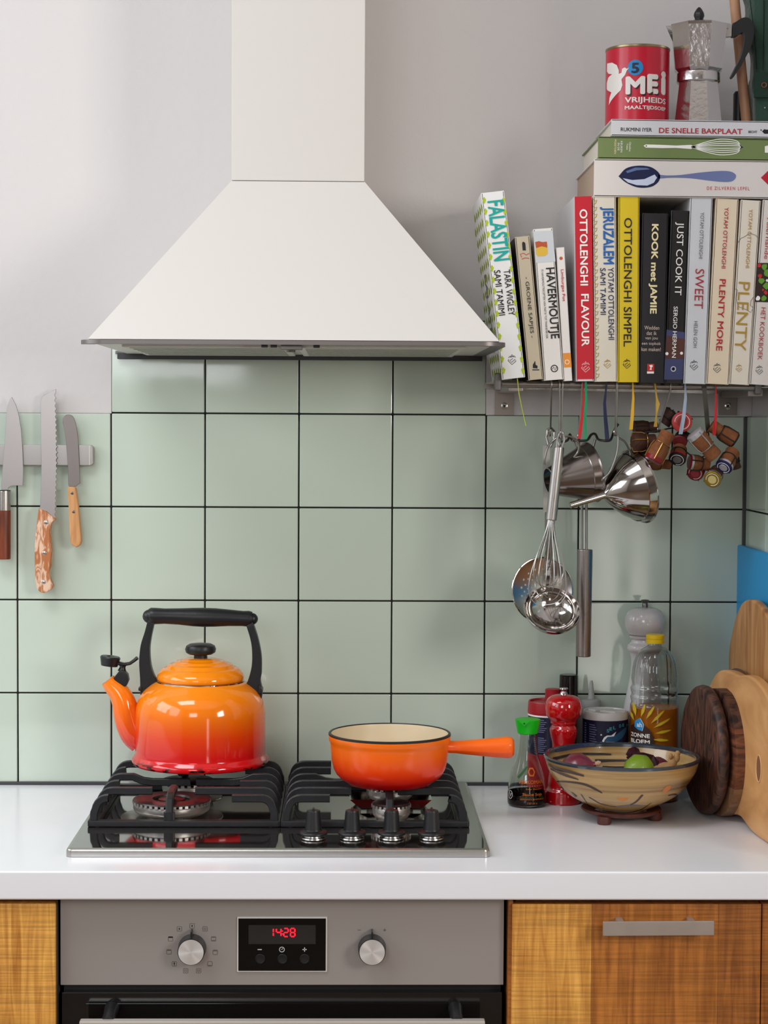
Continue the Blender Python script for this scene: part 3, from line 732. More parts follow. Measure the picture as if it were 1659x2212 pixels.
m = M(); m.lathe([(0, 0)] + [tuple(v) for v in spl([(r / sk, (1658 - y) / sk) for r, y in body[1:]], 4)] + [(91 / sk, .131), (0, .131)], 96, KC); kb = part(m, 'body', ENAM, kettle, 'glossy body fading from orange down to red', ang=60)
m = M(); m.lathe(pf([(90, 1481), (95, 1480.5), (95.5, 1477), (90, 1475)], 1658, sk), 72, KC); part(m, 'rim_ring', CHROME, kettle)
lid = [(90, 1477), (94, 1474), (94.5, 1469), (93, 1464), (90, 1459), (84, 1452), (80, 1449.5), (76, 1450), (73, 1449), (70, 1443), (67, 1441), (60, 1441), (56, 1438), (52, 1434.5), (48, 1434.5), (42, 1434), (38, 1431), (33, 1429.5), (20, 1428.5), (0, 1428)]
m = M(); m.lathe(pf(lid, 1658, sk), 96, KC); ld = part(m, 'lid', mat('orange_enamel', (252, 142, 12), .1, coat=.25), kettle, 'orange domed lid with stepped rings', ang=60)
m = M(); m.lathe(pf([(0, 1433), (15, 1433), (14.5, 1421), (26, 1420), (32, 1416), (33.5, 1409), (31, 1402), (24, 1398), (12, 1396.6), (0, 1396.4)], 1658, sk), 48, KC); part(m, 'lid_knob', BLACKPL, ld)
def KP(zx, zy, dy=0): q = at(190 + zx / 3.858, 1290 + zy / 3.858, YK); return Vector((q.x, YK + dy, q.z))
def plate(outer, inner, w, name, k=4):
    a = [Vector(v) for v in spl([KP(*p) for p in outer], k)]; b = [Vector(v) for v in spl([KP(*p) for p in inner], k)]
    m = M(); m.prism([p - Vector((0, w / 2, 0)) for p in a + b[::-1]], (0, w, 0), .0022, 2); return m
m = plate([(505, 175), (478, 280), (442, 400), (430, 540), (438, 680), (440, 815)], [(560, 195), (533, 320), (519, 430), (528, 560), (556, 650), (592, 715)], .019, 'h'); m.prism([KP(425, 745, -.012), KP(455, 740, -.012), KP(455, 775, -.012), KP(425, 775, -.012)], (0, .024, 0), .002)
m2 = plate([(1376, 200), (1420, 340), (1447, 480), (1449, 620), (1440, 690), (1456, 780), (1442, 882)], [(1322, 235), (1354, 340), (1369, 440), (1366, 570), (1335, 690), (1308, 740), (1283, 768)], .019, 'h')
m2.prism([KP(1425, 715, -.013), KP(1460, 760, -.013), KP(1455, 800, -.013), KP(1420, 800, -.013)], (0, .026, 0), .002)
hd = part(m, 'handle_arm', BLACKPL, kettle); part(m2, 'handle_arm', BLACKPL, kettle)
ctr = [(512, 160, 16), (530, 158, 18.5), (560, 157, 18), (640, 158, 16.8), (760, 161, 18), (880, 166, 20.2), (960, 168, 20.8), (1060, 169, 20.2), (1180, 172, 18), (1290, 178, 16.6), (1340, 180, 17.4), (1368, 181, 15.5)]
m = M(); m.tube([KP(a, b) for a, b, c in ctr], [c / sk for a, b, c in ctr], 24); m.ball(KP(1368, 181), 13 / sk, 16); m.ball(KP(512, 160), 15 / sk, 16)
part(m, 'grip', BLACKPL, kettle, 'black rounded grip', ang=50)
sp_ = [(168, 692, 16), (205, 738, 19.5), (262, 800, 23), (300, 880, 26), (322, 970, 28.5), (350, 1060, 30), (392, 1140, 31), (450, 1200, 30)]
path = spl([KP(a, b) for a, b, c in sp_], 4); rad = [v[0] / sk for v in spl([Vector((c, 0)) for a, b, c in sp_], 4)]
m = M(); m.tube(path, rad, 32, caps=False)
tip = path[0]; dr_ = (path[0] - path[1]).normalized(); m.tube([tip, tip - dr_ * .012], [rad[0] * .86, rad[0] * .8], 28, caps=False)
m.tube([tip + dr_ * .0003, tip + dr_ * .0012, tip + dr_ * .0003], [rad[0], rad[0] * .93, rad[0] * .86], 28, caps=False)
part(m, 'spout', zgrad('kettle_spout_enamel', [(0, (206, 10, 22)), (.25, (226, 50, 16)), (.6, (242, 104, 12)), (1, (250, 128, 10))], .015, .12, .1, .25), kettle, 'curved spout on the left', ang=60)
m = M(); wd = Matrix.Rotation(math.radians(4), 3, 'Y')
m.lathe([(0, 0), (18 / sk, 0), (22 / sk, 18 / sk), (20 / sk, 21 / sk), (8 / sk, 21 / sk), (7 / sk, 19 / sk), (0, 19 / sk)], 32, KP(178, 572), Matrix.Rotation(math.radians(7), 3, 'Y'))
m.tube([KP(230, 545), KP(300, 560), KP(350, 552), KP(385, 528), KP(412, 505)], [.0055, .005, .0045, .0045, .005], 12, flat=(.6, 1.4))
m.tube([KP(290, 562), KP(288, 585), KP(284, 615)], [.006, .0045, .007], 12)
wpts = [(215, 672), (262, 612), (300, 602), (335, 640), (344, 690), (325, 735), (285, 750), (250, 722)]
m.prism([KP(a, b, -.009) for a, b in wpts], (0, .018, 0), .002)
part(m, 'whistle', BLACKPL, kettle, 'black whistle cap on a lever over the spout', ang=40)

# ------------------------------------------------------------------ saucepan
YS = -.300; ss = S(YS); px_ = at(841, 1700, YS).x; PC = Vector((px_, YS, GT + .0006))
pan = thing('saucepan', 'orange cast iron saucepan with a stubby handle on the right pan support', 'saucepan', PC)
SPE = zgrad('saucepan_enamel', [(0, (208, 4, 16)), (.16, (222, 16, 14)), (.42, (240, 66, 8)), (.7, (246, 98, 6)), (1, (248, 114, 8))], 0, .075, .26, .05)
m = M(); o1 = [(0, 1703), (82, 1703), (85, 1705), (90, 1704), (94, 1700), (106, 1693), (115, 1684), (121.5, 1672), (125.5, 1655), (127.5, 1638), (128.6, 1622), (129.5, 1614), (132, 1610), (133, 1603), (133, 1598)]
m.lathe([(0, .0005)] + pf(o1[1:], 1705, ss), 96, PC); part(m, 'body', SPE, pan, ang=55)
m = M(); m.lathe(pf([(133, 1598), (133, 1594.6), (131, 1593), (128.5, 1593), (127, 1595)], 1705, ss), 96, PC); part(m, 'rim', mat('bare_iron_rim', (34, 32, 32), .4), pan, 'dark bare rim')
m = M(); m.lathe(pf([(127.2, 1595), (126, 1603), (124, 1640), (119, 1668), (106, 1687), (90, 1696), (0, 1699)], 1705, ss), 96, PC); part(m, 'interior', mat('cream_interior_enamel', (214, 196, 164), .3, var=.05, vs=20, coat=.2), pan, 'cream enamel interior')
def SP(px, py, dy=0): q = at(px, py, YS); return Vector((q.x, YS + dy, q.z))
hp = [(962, 1612, 14, 1.6), (975, 1613, 13.6, 1.5), (984, 1613.5, 13.2, 1.3), (1000, 1614, 15, 1.1), (1040, 1614.5, 18.8, 1.0), (1080, 1614.5, 22.6, .92), (1096, 1614, 24, .9), (1104, 1614, 22.6, .88), (1110, 1614, 17, .85)]
m = M(); rings = []
for a, b, c, fy in hp:
    q = SP(a, b); 
    ring = []
    for k in range(8):
        for dt in (-.12, .12):
            t = (k + .5) * math.pi / 4 + dt; ring.append(m.bm.verts.new(q + Vector((0, math.cos(t) * c / ss * fy, math.sin(t) * c / ss))))
    rings.append(ring)
for a, b in zip(rings, rings[1:]):
    for k in range(16): m.bm.faces.new([a[k], a[(k + 1) % 16], b[(k + 1) % 16], b[k]])
m.bm.faces.new(rings[0]); m.bm.faces.new(rings[-1])
part(m, 'handle', zgrad('saucepan_handle_enamel', [(0, (240, 68, 8)), (1, (248, 112, 8))], .035, .075, .28, .05), pan, 'short faceted orange handle', ang=50)
# ------------------------------------------------------------------ magnetic knife rail with three knives
YR = -.020
def KR(zx, zy, Y=YR): return at(zx / 4.608, 820 + zy / 4.608, Y)
a, b = at(-95, 960, YR), at(201, 1006, YR)
rail = thing('knife_rail', 'brushed grey magnetic knife rail fixed to the tiles at the left', 'knife rail', ((a.x + b.x) / 2, 0, (a.z + b.z) / 2))
m = M(); m.prism([(a.x, -.0035, a.z), (b.x - .004, -.0035, a.z), (b.x, -.0035, (a.z * .9 + b.z * .1)), (b.x, -.0035, (a.z * .1 + b.z * .9)), (b.x - .004, -.0035, b.z), (a.x, -.0035, b.z)], (0, -.0145, 0), .0012)
part(m, 'bar', mat('rail_aluminium', (168, 164, 160), .36, .75, var=.02), rail)
m = M(); m.bb((b.x - .0065, -.0185, b.z + .001), (b.x - .0055, -.0179, a.z - .001)); part(m, 'end_cap', mat('rail_end', (214, 208, 196), .4, .3), rail, 'pale end cap', smooth=False)
BLADE = mat('knife_steel', (172, 166, 164), .33, .9, var=.02, vs=10)
BLADE2 = mat('dull_knife_steel', (134, 126, 122), .36, .9, var=.05, vs=30)
YB = -.0192
def blade(outl, y0, th):
    m = M(); m.prism([KR(x, y, y0) for x, y in outl], (0, -th, 0), .0005, 1); return m
def handle(outl, y, th, bev=.004):
    m = M(); m.prism([KR(x, yy, y) for x, yy in outl], (0, -th, 0), bev, 3); return m
def rivet(parent, zx, zy, Y, r, mt=SCREWM):
    m = M(); m.lathe([(r, 0), (r, .0006), (r * .7, .0010), (0, .0011)], 16, KR(zx, zy, Y), Matrix.Rotation(math.pi / 2, 3, 'X')); part(m, 'rivet', mt, parent)
k1 = thing('chef_knife', 'pointed knife with a steel ferrule and dark red-brown handle, leftmost on the rail', 'knife', KR(120, 700, YB))
m = blade([(120, 172), (98, 200), (85, 235), (72, 290), (62, 400), (50, 600), (40, 720), (25, 900), (12, 1098), (84, 1098), (88, 1075), (108, 1060), (135, 1054), (230, 1056), (236, 900), (228, 700), (214, 500), (190, 350), (160, 250)], YB, .0022); part(m, 'blade', BLADE, k1, ang=20)
m = M(); q, q2 = KR(-65, 1200, YB), KR(110, 1200, YB); cx = (q.x + q2.x) / 2; r_ = (q2.x - q.x) / 2; zt_, zm_, zb_ = KR(0, 1108).z, KR(0, 1300).z, KR(0, 1786).z
m.lathe([(0, zb_), (r_ * .93, zb_), (r_ * .97, zb_ + .002), (r_ * 1.0, zm_), (0, zm_)], 24, (cx, YB - .002, 0), sq=.75); part(m, 'handle', wood('rosewood', (70, 26, 10), (132, 58, 26), (60, 60, 8), .35), k1, 'dark red-brown handle')
m = M(); m.lathe([(0, zm_), (r_ * 1.01, zm_), (r_ * 1.01, zt_ - .001), (r_, zt_), (0, zt_)], 32, (cx, YB - .002, 0), sq=.75); part(m, 'ferrule', SATIN, k1, 'steel ferrule')
m = M(); m.lathe([(0, zt_), (r_ * 1.0, zt_), (r_ * 1.0, zt_ + .0012), (0, zt_ + .0012)], 32, (cx, YB - .002, 0), sq=.75); part(m, 'collar', BLACKPL, k1)
k2 = thing('bread_knife', 'long serrated bread knife with a worn wooden handle in the middle of the rail', 'knife', KR(490, 700, YB))
ser = []
for k in range(23):
    y0 = 130 + k * 54; x0_ = 560 + 14 * math.sin(min(1, k / 12) * math.pi / 2) - max(0, (k - 14)) * 1.6
    ser += [(x0_ - 1, y0), (x0_ - 13, y0 + 16), (x0_ - 13, y0 + 34), (x0_ + 2, y0 + 52)]
m = blade([(560, 92), (500, 122), (440, 155), (418, 176), (409, 205), (407, 400), (409, 600), (414, 850), (408, 1100), (400, 1285), (470, 1315), (545, 1375), (562, 1378)] + ser[::-1], YB, .0022); part(m, 'blade', BLADE, k2, 'long serrated blade', ang=20)
hw = wood('worn_beech', (178, 108, 60), (226, 190, 162), (130, 130, 40), .6, dist=1.2, gain=(.44, .58))
ol = [tuple(v)[:2] for v in spl([(400, 1275), (450, 1300), (518, 1345), (563, 1388), (532, 1420), (512, 1490), (518, 1600), (528, 1700), (518, 1830), (506, 1930), (522, 2000), (542, 2052), (505, 2095), (450, 2114), (400, 2092), (375, 2030), (365, 1900), (361, 1700), (374, 1500), (394, 1330)], 3)]
m = handle(ol, YB + .006, .018); part(m, 'handle', hw, k2, 'worn wooden handle')
for q in ((458, 1420), (442, 1725), (435, 2015)): rivet(k2, *q, YB - .0118, .0035)
k3 = thing('table_knife', 'small round-tipped knife with a light wooden handle, rightmost on the rail', 'knife', KR(710, 700, YB))
m = blade([tuple(v)[:2] for v in spl([(628, 385), (650, 356), (682, 347), (718, 358), (745, 400), (765, 480), (780, 600), (790, 800), (800, 1030)], 3)] + [(772, 1050), (758, 1066), (688, 1064), (681, 1050)] + [tuple(v)[:2] for v in spl([(678, 900), (665, 700), (645, 520), (625, 425)], 3)], YB, .0016); part(m, 'blade', BLADE2, k3, ang=20)
m = handle([(680, 1065), (764, 1068), (778, 1160), (790, 1250), (812, 1480), (822, 1600), (812, 1640), (770, 1670), (728, 1645), (710, 1620), (700, 1500), (690, 1250)], YB + .004, .012, .003); part(m, 'handle', wood('light_beech', (184, 124, 74), (216, 164, 108), (50, 50, 8), .5), k3, 'light wooden handle')
for q in ((718, 1130), (732, 1315)): rivet(k3, *q, YB - .0078, .0025, DARKSTEEL)

# ------------------------------------------------------------------ wall shelf
YSP = -.245                      # plane of the book spines
LA, LB = at(1068, 820.5, YSP), at(1690, 834, YSP)
def shz(x): return LA.z + (LB.z - LA.z) * (x - LA.x) / (LB.x - LA.x)
sl = math.atan2(LB.z - LA.z, LB.x - LA.x); RS = Matrix.Rotation(-sl, 3, 'Y')
shelf = thing('wall_shelf', 'steel wall shelf with a hanging rail holding the cookbooks beside the hood', 'shelf', ((LA.x + LB.x) / 2, -.12, shz((LA.x + LB.x) / 2)))
ra, rb = at(1084, 829.5, -.222), at(1634, 837.5, -.222)
m = M(); c = Vector(((LA.x + rb.x) / 2 + .012, -.118, 0)); c.z = shz(c.x) - .0014
m.box(c + Vector((0, .010, 0)), (rb.x - LA.x + .022, .195, .0018), RS, .0004)
for yy in (-.012,): m.box(c + Vector((0, yy + .118, -.004)), (rb.x - LA.x + .022, .0018, .008), RS)
part(m, 'shelf_plate', SATIN, shelf)
m = M(); m.tube([ra, rb], .0052, 20); part(m, 'rail', mat('rail_steel', (140, 134, 130), .3, 1), shelf, 'round hanging rail')
for p_, px in ((ra, 1075), (rb, 1636)):
    m = M(); q = at(px, 829 if px < 1300 else 840, -.222); m.box((q.x, -.222, p_.z + .003), (.010, .020, .027), None, .0035, 3); part(m, 'end_bracket', mat('bracket_grey', (112, 108, 106), .45, .6), shelf)
for px in (1089.5, 1572.5):
    u0, u1 = at(px - 20.5, 897, -.006), at(px + 20, 838, -.006)
    m = M(); m.bb((u0.x, -.0072, u0.z), (u1.x, -.0034, u1.z + .012), .0008); m.bb((u0.x + .004, -.218, shz(u0.x) - .016), (u1.x - .004, -.0072, shz(u0.x) - .0055), .001)
    pl = part(m, 'wall_plate', mat('wall_plate_steel', (150, 140, 134), .42, .55, var=.06, vs=40), shelf)
    q = at(px, 877, -.0072); m = M(); m.lathe([(.0058, 0), (.0056, .0016), (.0034, .0022), (.0024, .0018), (.0023, .0004), (0, .0004)], 24, (q.x, -.0072, q.z), Matrix.Rotation(math.pi / 2, 3, 'X'))
    part(m, 'screw', SCREWM, pl)
    m = M(); m.lathe([(.0022, .0005), (0, .0006)], 6, (q.x, -.0072, q.z), Matrix.Rotation(math.pi / 2, 3, 'X')); part(m, 'screw_socket', BLACKPRINT, pl)

# ------------------------------------------------------------------ books
PAGES = mat('book_pages', (214, 206, 192), .85, bump=.3, bs=500)
def cov(name, c, rough=.45, **k): return mat('cover_' + name, c, rough, **k)
class Book: pass
BG = 'cookbooks standing on the wall shelf'
def book(lab, xl, yb, xt, yt, tpx, cm, depth=.2, Ys=YSP, hard=True, side=None, top=None):
    B = at(xl, yb, Ys); T = at(xt, yt, Ys)
    a = math.atan2(T.x - B.x, T.z - B.z); t = tpx / S(Ys)
    ux = Vector((math.cos(a), 0, -math.sin(a))); uz = Vector((math.sin(a), 0, math.cos(a)))
    low = B + (ux * t if a > 0 else Vector()); dz = shz(low.x) + .0002 - low.z
    Bn = B + Vector((0, 0, dz)); h = (T - Bn).length
    k = Book(); k.root = thing('cookbook', lab, 'book', Bn, (0, a, 0), BG); k.B = Bn; k.ux = ux; k.uz = uz; k.t = t; k.h = h; k.Ys = Ys; k.d = depth
    k.F = Fr(Bn, ux, uz); bt = .0026 if hard else .0008; ins = .003 if hard else .0006
    m = M(); bv = .0012 if hard else .0004
    m.bb((0, 0, 0), (bt, depth, h), bv * .5, 1); m.bb((t - bt, 0, 0), (t, depth, h), bv * .5, 1); m.bb((0, 0, 0), (t, bt, h), bv, 2)
    part(m, 'cover', cm, k.root, local=True)
    m = M(); m.bb((bt * .9, bt * .9, ins), (t - bt * .9, depth - ins, h - ins)); part(m, 'page_block', PAGES, k.root, local=True, smooth=False)
    if side:
        m = M(); m.bb((-.0003, .002, .0008), (.0002, depth - .001, h - .0008)); part(m, 'front_board', side, k.root, local=True, smooth=False)
    return k
def uvb(k, x, y):
    P_ = at(x, y, k.Ys) - k.B; return P_.dot(k.ux), P_.dot(k.uz)
def sp_text(k, txt, xc, y0, y1, cap, mt, bold=0., name='lettering', space=1., down=True):
    u0, v0 = uvb(k, xc, y0); u1, v1 = uvb(k, xc, y1); s_ = S(k.Ys)
    yc = (y0 + y1) / 2; u, v = uvb(k, xc, yc)
    m = M()
    if down: m.ftext(k.F, txt, u, v, v0 - v1, cap / s_, bold, .0009, 0, True, space)
    else: m.ftext(k.F, txt, u, v, (y1 - y0) / s_, cap / s_, bold, .0009, 0, False, space)
    return part(m, name, mt, k.root, smooth=False)
def sp_shape(k, polys, mt, name='print'):
    """polys: list of ('p'|'l'|'d'|'r', ...) in picture pixels"""
    m = M(); s_ = S(k.Ys)
    for p_ in polys:
        if p_[0] == 'p': m.fpoly(k.F, [uvb(k, *q) for q in p_[1]], p_[2] if len(p_) > 2 else .0003)
        elif p_[0] == 'l': m.fline(k.F, [uvb(k, *q) for q in p_[1]], p_[2] / s_, p_[3] if len(p_) > 3 else .00035)
        elif p_[0] == 'd': u, v = uvb(k, p_[1], p_[2]); m.fdisc(k.F, u, v, p_[3] / s_, p_[4] if len(p_) > 4 else .0003)
        elif p_[0] == 'o': u, v = uvb(k, p_[1], p_[2]); m.fring(k.F, u, v, p_[3] / s_, p_[4] / s_, .00035)
    return part(m, name, mt, k.root, smooth=False)
def emblem(k, x, y, mt, s=1.0):
    """open book with rising steam lines"""
    L_ = [[(-9, 0), (0, 9), (9, 1), (7, -3), (-1, 4), (-5, 0), (2, -5)], [(-9, 0), (-7, -3)], [(-8, -6), (-5, -10), (-1, -8)], [(8, -7), (5, -11), (1, -9)], [(-4, -7), (0, -14), (4, -8)], [(0, -8), (0, -11)]]
    sp_shape(k, [('l', [(x + a_ * s, y + b_ * s) for a_, b_ in l_], 1.5 * s) for l_ in L_], mt, 'publisher_emblem')
def ribbon(k, pts, w, mt, lab=None, Y=-.2335):
    """flat bookmark ribbon hanging from the foot of the book, in front of the rail"""
    m = M(); P_ = [at(x, y, Y) for x, y in pts]; top = P_[0] + Vector((0, .006, .012)); P_ = [top] + P_; ws = [w[0]] + list(w)
    L_ = []
    for i, p in enumerate(P_):
        hw_ = ws[i] / 2 / S(Y); ph = .35 * math.sin(i * 1.7)
        L_.append((p + Vector((-hw_ * math.cos(ph), -hw_ * math.sin(ph), 0)), p + Vector((hw_ * math.cos(ph), hw_ * math.sin(ph), 0))))
    for (a_, b_), (c_, d_) in zip(L_, L_[1:]):
        o_ = Vector((0, .0004, 0)); m._add([a_, b_, d_, c_, a_ + o_, b_ + o_, d_ + o_, c_ + o_], [(0, 1, 2, 3), (4, 7, 6, 5), (0, 3, 7, 4), (1, 5, 6, 2)])
    part(m, 'ribbon', mt, k.root, lab, smooth=False)
LEAF = mat('leaf_green_print', (168, 190, 20), .5)
TEAL = mat('teal_print', (0, 160, 150), .5); GREYP = mat('grey_print', (96, 94, 96), .5); GOLD = mat('gold_print', (176, 142, 60), .35, .3)
b1 = book('tall white cookbook with turquoise title and green leaf border, leftmost and leaning', 1085, 812, 1040, 417, 50, cov('leafy_white', (228, 228, 226)), .20)
sp_text(b1, 'FALASTIN', 1077, 432, 564, 35, TEAL, .028)
sp_text(b1, 'TARA WIGLEY', 1100, 582, 682, 14, BLACKPRINT, .01); sp_text(b1, 'SAMI TAMIMI', 1079, 583, 682, 14, BLACKPRINT, .01)
lv = []
for k in range(16):
    y = 425 + k * 24.5; xl_ = 1040 + 45 * (y - 417) / 395
    for (xx, sg) in ((xl_ + 4, 1), (xl_ + 48, -1)):
        lv.append(('p', [(xx + .5 * sg, y), (xx + 5 * sg, y + 6), (xx + 2 * sg, y + 16), (xx - 3 * sg, y + 9)]))
sp_shape(b1, lv, LEAF, 'leaf_print')['kind'] = 'stuff'
m = M()
for j in range(5):
    for i in range(13):
        y_, z_ = .012 + j * .038 + (i % 2) * .019, .012 + i * .0205; FL = Fr(b1.B, (0, -1, 0), b1.uz); s_ = RND.uniform(.8, 1.2)
        m.fpoly(FL, [(-y_ - .011 * s_, z_), (-y_ - .002, z_ + .009), (-y_ + .009, z_ + .003), (-y_ - .001, z_ - .006)], .0008)
part(m, 'leaf_print', LEAF, b1.root, smooth=False)['kind'] = 'stuff'
m = M(); FL = Fr(b1.B, (0, -1, 0), b1.uz); m.ftext(FL, 'FALASTIN', -.09, .105, .12, .035, .02, .0009, 0, True); part(m, 'lettering', GREYP, b1.root, smooth=False)
emblem(b1, 1106, 779, GREYP, .95)
ribbon(b1, [(1117, 812), (1121, 850), (1128, 885), (1136, 920)], (2, 2, 2, 2), mat('lime_ribbon', (176, 196, 60), .6), 'thin lime bookmark ribbon')
b2 = book('beige cookbook with black bottle on its spine, between the leafy and the crumble book', 1142, 812, 1113, 512, 32, cov('beige_kraft', (186, 174, 150), .6), .17, side=cov('dark_side', (22, 20, 20)))
sp_text(b2, '- GROENE SAPJES -', 1143, 598, 730, 10, BLACKPRINT, 0)
sp_shape(b2, [('p', [(1128, 524), (1130, 522), (1134, 524), (1135, 528), (1136, 541), (1129, 541), (1128, 529)]), ('p', [(1151, 788), (1156, 779), (1157, 788), (1161, 790), (1161, 796), (1151, 795)]), ('l', [(1150, 799), (1165, 799)], 2)], BLACKPRINT, 'bottle_print')
sp_shape(b2, [('l', [(1127, 556), (1124, 549), (1131, 547), (1137, 551), (1143, 547)], 1.4), ('l', [(1127, 560), (1134, 557), (1143, 558)], 1.4)], REDPRINT, 'red_script')
b3 = book('white cookbook with a jar of orange crumble on the top of its spine', 1176, 820, 1152, 495, 42, cov('oat_white', (222, 218, 212)), .18)
sp_text(b3, 'HAVERMOUTJE', 1191, 578, 732, 24, BLACKPRINT, .02)
sp_text(b3, '75 HAVERMOUTRECEPTEN VAN PASTA TOT PANNENKOEK', 1176.5, 581, 732, 4.5, BLACKPRINT)
sp_shape(b3, [('p', [(1152.5, 500), (1193, 498), (1200, 565), (1158, 568)])], mat('pale_grey_photo', (196, 200, 204), .4), 'photo_print')
sp_shape(b3, [('p', [(1157, 527), (1182, 526), (1183, 548), (1177, 553), (1162, 554), (1158, 549)], .0006)], mat('custard_yellow_print', (214, 174, 60), .4), 'jar_print')
sp_shape(b3, [('p', [(1156, 523), (1164, 521), (1172, 523), (1181, 522), (1182, 535), (1170, 532), (1158, 536)], .0008)], mat('crumble_red_print', (178, 78, 40), .5), 'jar_print')
sp_shape(b3, [('o', 1197.5, 796, 7, 2), ('l', [(1193, 798), (1196, 792), (1199, 800), (1202, 793)], 1.5)], BLACKPRINT, 'publisher_emblem')
b4 = book('thin white booklet with small red title, narrowest book on the shelf', 1219, 815, 1202, 535, 17.5, cov('thin_white', (224, 218, 214)), .15, hard=False)
sp_text(b4, 'Limburgse Pot', 1215.5, 582, 651, 8, REDPRINT, .015)
sp_shape(b4, [('p', [(1216, 763), (1232.5, 762), (1235, 793), (1218.5, 794)])], mat('orange_band', (222, 140, 40), .5), 'orange_band')
sp_shape(b4, [('o', 1225, 782, 4.5, 1.2)], WHITEPRINT, 'publisher_emblem'); sp_shape(b4, [('d', 1212, 558, 3.6)], mat('tiny_pot_print', (180, 90, 50), .5), 'pot_print')
b5 = book('thick red-spined cookbook with white title, fifth from the left end of the shelf', 1245, 820, 1240.5, 424, 38, cov('flavour_white', (206, 204, 206), .35), .225)
sp_shape(b5, [('p', [(1241, 424.5), (1278.2, 423.7), (1283, 819), (1246, 819.5)])], mat('crimson_cloth', (188, 8, 34), .5), 'red_spine')
sp_text(b5, 'OTTOLENGHI', 1261, 452, 617, 17, WHITEPRINT, .022, name='lettering'); sp_text(b5, 'FLAVOUR', 1264, 635, 748, 17, WHITEPRINT, .022)
emblem(b5, 1265, 795, mat('pale_emblem', (224, 170, 170), .5))
ribbon(b5, [(1259, 822), (1261, 860), (1257, 905), (1251, 948)], (2, 4, 6, 8), mat('crimson_ribbon', (190, 20, 30), .6), 'red bookmark ribbon', -.2330)
ribbon(b5, [(1265, 822), (1266, 860), (1264, 900), (1265, 949)], (6, 6, 6, 6), mat('green_ribbon', (0, 140, 90), .6), 'green bookmark ribbon', -.2345)
b6 = book('cream cookbook with bold blue title and gold floral edge beside the red spine', 1285, 820, 1281.5, 424, 49, cov('jeruzalem_cream', (216, 208, 192), .4), .205)
BLUEP = mat('royal_blue_print', (20, 92, 164), .5)
sp_text(b6, 'JERUZALEM', 1311, 447, 571, 30, BLUEP, .035); sp_text(b6, 'YOTAM OTTOLENGHI', 1320, 578, 734, 12.5, mat('navy_print', (30, 44, 78), .5), .01); sp_text(b6, 'SAMI TAMIMI', 1302.5, 579, 680, 12, mat('navy_print', (30, 44, 78)), .01)
fl = []
for k in range(26):
    y = 430 + k * 15; x_ = 1284 + 5.5 * (y - 424) / 396
    fl.append(('l', [(x_ - 3, y), (x_ + 1, y + 4), (x_ + 5, y + 2), (x_ + 3, y + 9), (x_ - 2, y + 12)], 1.6))
sp_shape(b6, fl, GOLD, 'gold_pattern'); emblem(b6, 1312, 788, GOLD, .85)
ribbon(b6, [(1311, 824), (1306, 870), (1308, 905), (1312, 950)], (3, 6, 8, 10), mat('navy_ribbon', (18, 24, 62), .6), 'navy bookmark ribbon')
b7 = book('bright yellow cookbook with thin dark lettering on its spine', 1334.6, 821, 1336.5, 424, 45, cov('lemon_yellow', (214, 186, 24), .4), .205)
sp_text(b7, 'OTTOLENGHI SIMPEL', 1356, 471, 749, 17, BLACKPRINT, .008); emblem(b7, 1354, 788, BLACKPRINT, .9)
ribbon(b7, [(1367, 826), (1368, 860), (1366, 895), (1363, 928)], (3, 5, 7, 8), mat('yellow_ribbon', (222, 172, 40), .6), 'yellow bookmark ribbon')
b8 = book('wide black cookbook with cream title, next to the yellow one', 1380.2, 822, 1388, 460, 56, cov('matt_black', (26, 24, 26), .5), .19)
CRM = mat('cream_print', (236, 220, 170), .5)
sp_text(b8, 'KOOK met JAMIE', 1411, 484, 678, 19, CRM, .035)
for j, t_ in enumerate(('Wedden', 'dat ik', 'van jou', 'een topkok', 'kan maken!')):
    w_ = (32, 22, 27, 41, 42)[j]; x_ = 1408 - j * .4; 
    u, v = uvb(b8, x_, 708 + j * 11.6); m = M(); m.ftext(b8.F, t_, u, v, w_ / S(YSP), 8.2 / S(YSP), 0, .0004); part(m, 'lettering', mat('pale_pink_print', (206, 186, 172), .5), b8.root, smooth=False)
sp_shape(b8, [('p', [(1398, 786), (1413, 786), (1413, 802), (1398, 802)])], mat('scarlet_print', (196, 34, 34), .5), 'publisher_emblem')
sp_shape(b8, [('p', [(1397.5, 802.5), (1412.5, 802.5), (1412.5, 807), (1397.5, 807)]), ('p', [(1402, 789), (1409, 788), (1410, 792), (1407, 794), (1408, 799), (1403, 799), (1405, 794)], .0006)], WHITEPRINT, 'publisher_emblem')
ribbon(b8, [(1415, 830), (1419, 862), (1421, 872), (1418, 895), (1416, 922)], (4, 4, 9, 3, 9), mat('ochre_ribbon', (196, 156, 60), .6), 'knotted ochre bookmark ribbon')
b9 = book('narrow black cookbook with thin white title and dusky photo at the foot', 1436.8, 821, 1450.5, 454, 39, cov('night_black', (32, 30, 30), .35), .19)
sp_shape(b9, [('p', [(1440, 712), (1479, 718), (1474.5, 820), (1434.3, 820)])], mat('dusk_blue_photo', (62, 66, 104), .35, var=.4, vs=30), 'photo_print')
sp_shape(b9, [('p', [(1440, 724), (1479, 733), (1477, 775), (1437, 775)], .0005)], mat('rust_brown_photo', (84, 48, 40), .4, var=.3, vs=30), 'photo_print')
sp_shape(b9, [('d', 1440.5, 764, 3.4, .0006), ('d', 1472, 763, 3.2, .0006)], WHITEPRINT, 'photo_print')
sp_text(b9, 'JUST COOK IT', 1465, 480, 638, 19, WHITEPRINT, .004); sp_text(b9, 'SERGIO HERMAN', 1457.5, 662, 773, 9, WHITEPRINT, .01); sp_shape(b9, [('o', 1454.5, 797, 5, 1.2), ('d', 1454.5, 797, 2)], WHITEPRINT, 'publisher_emblem')
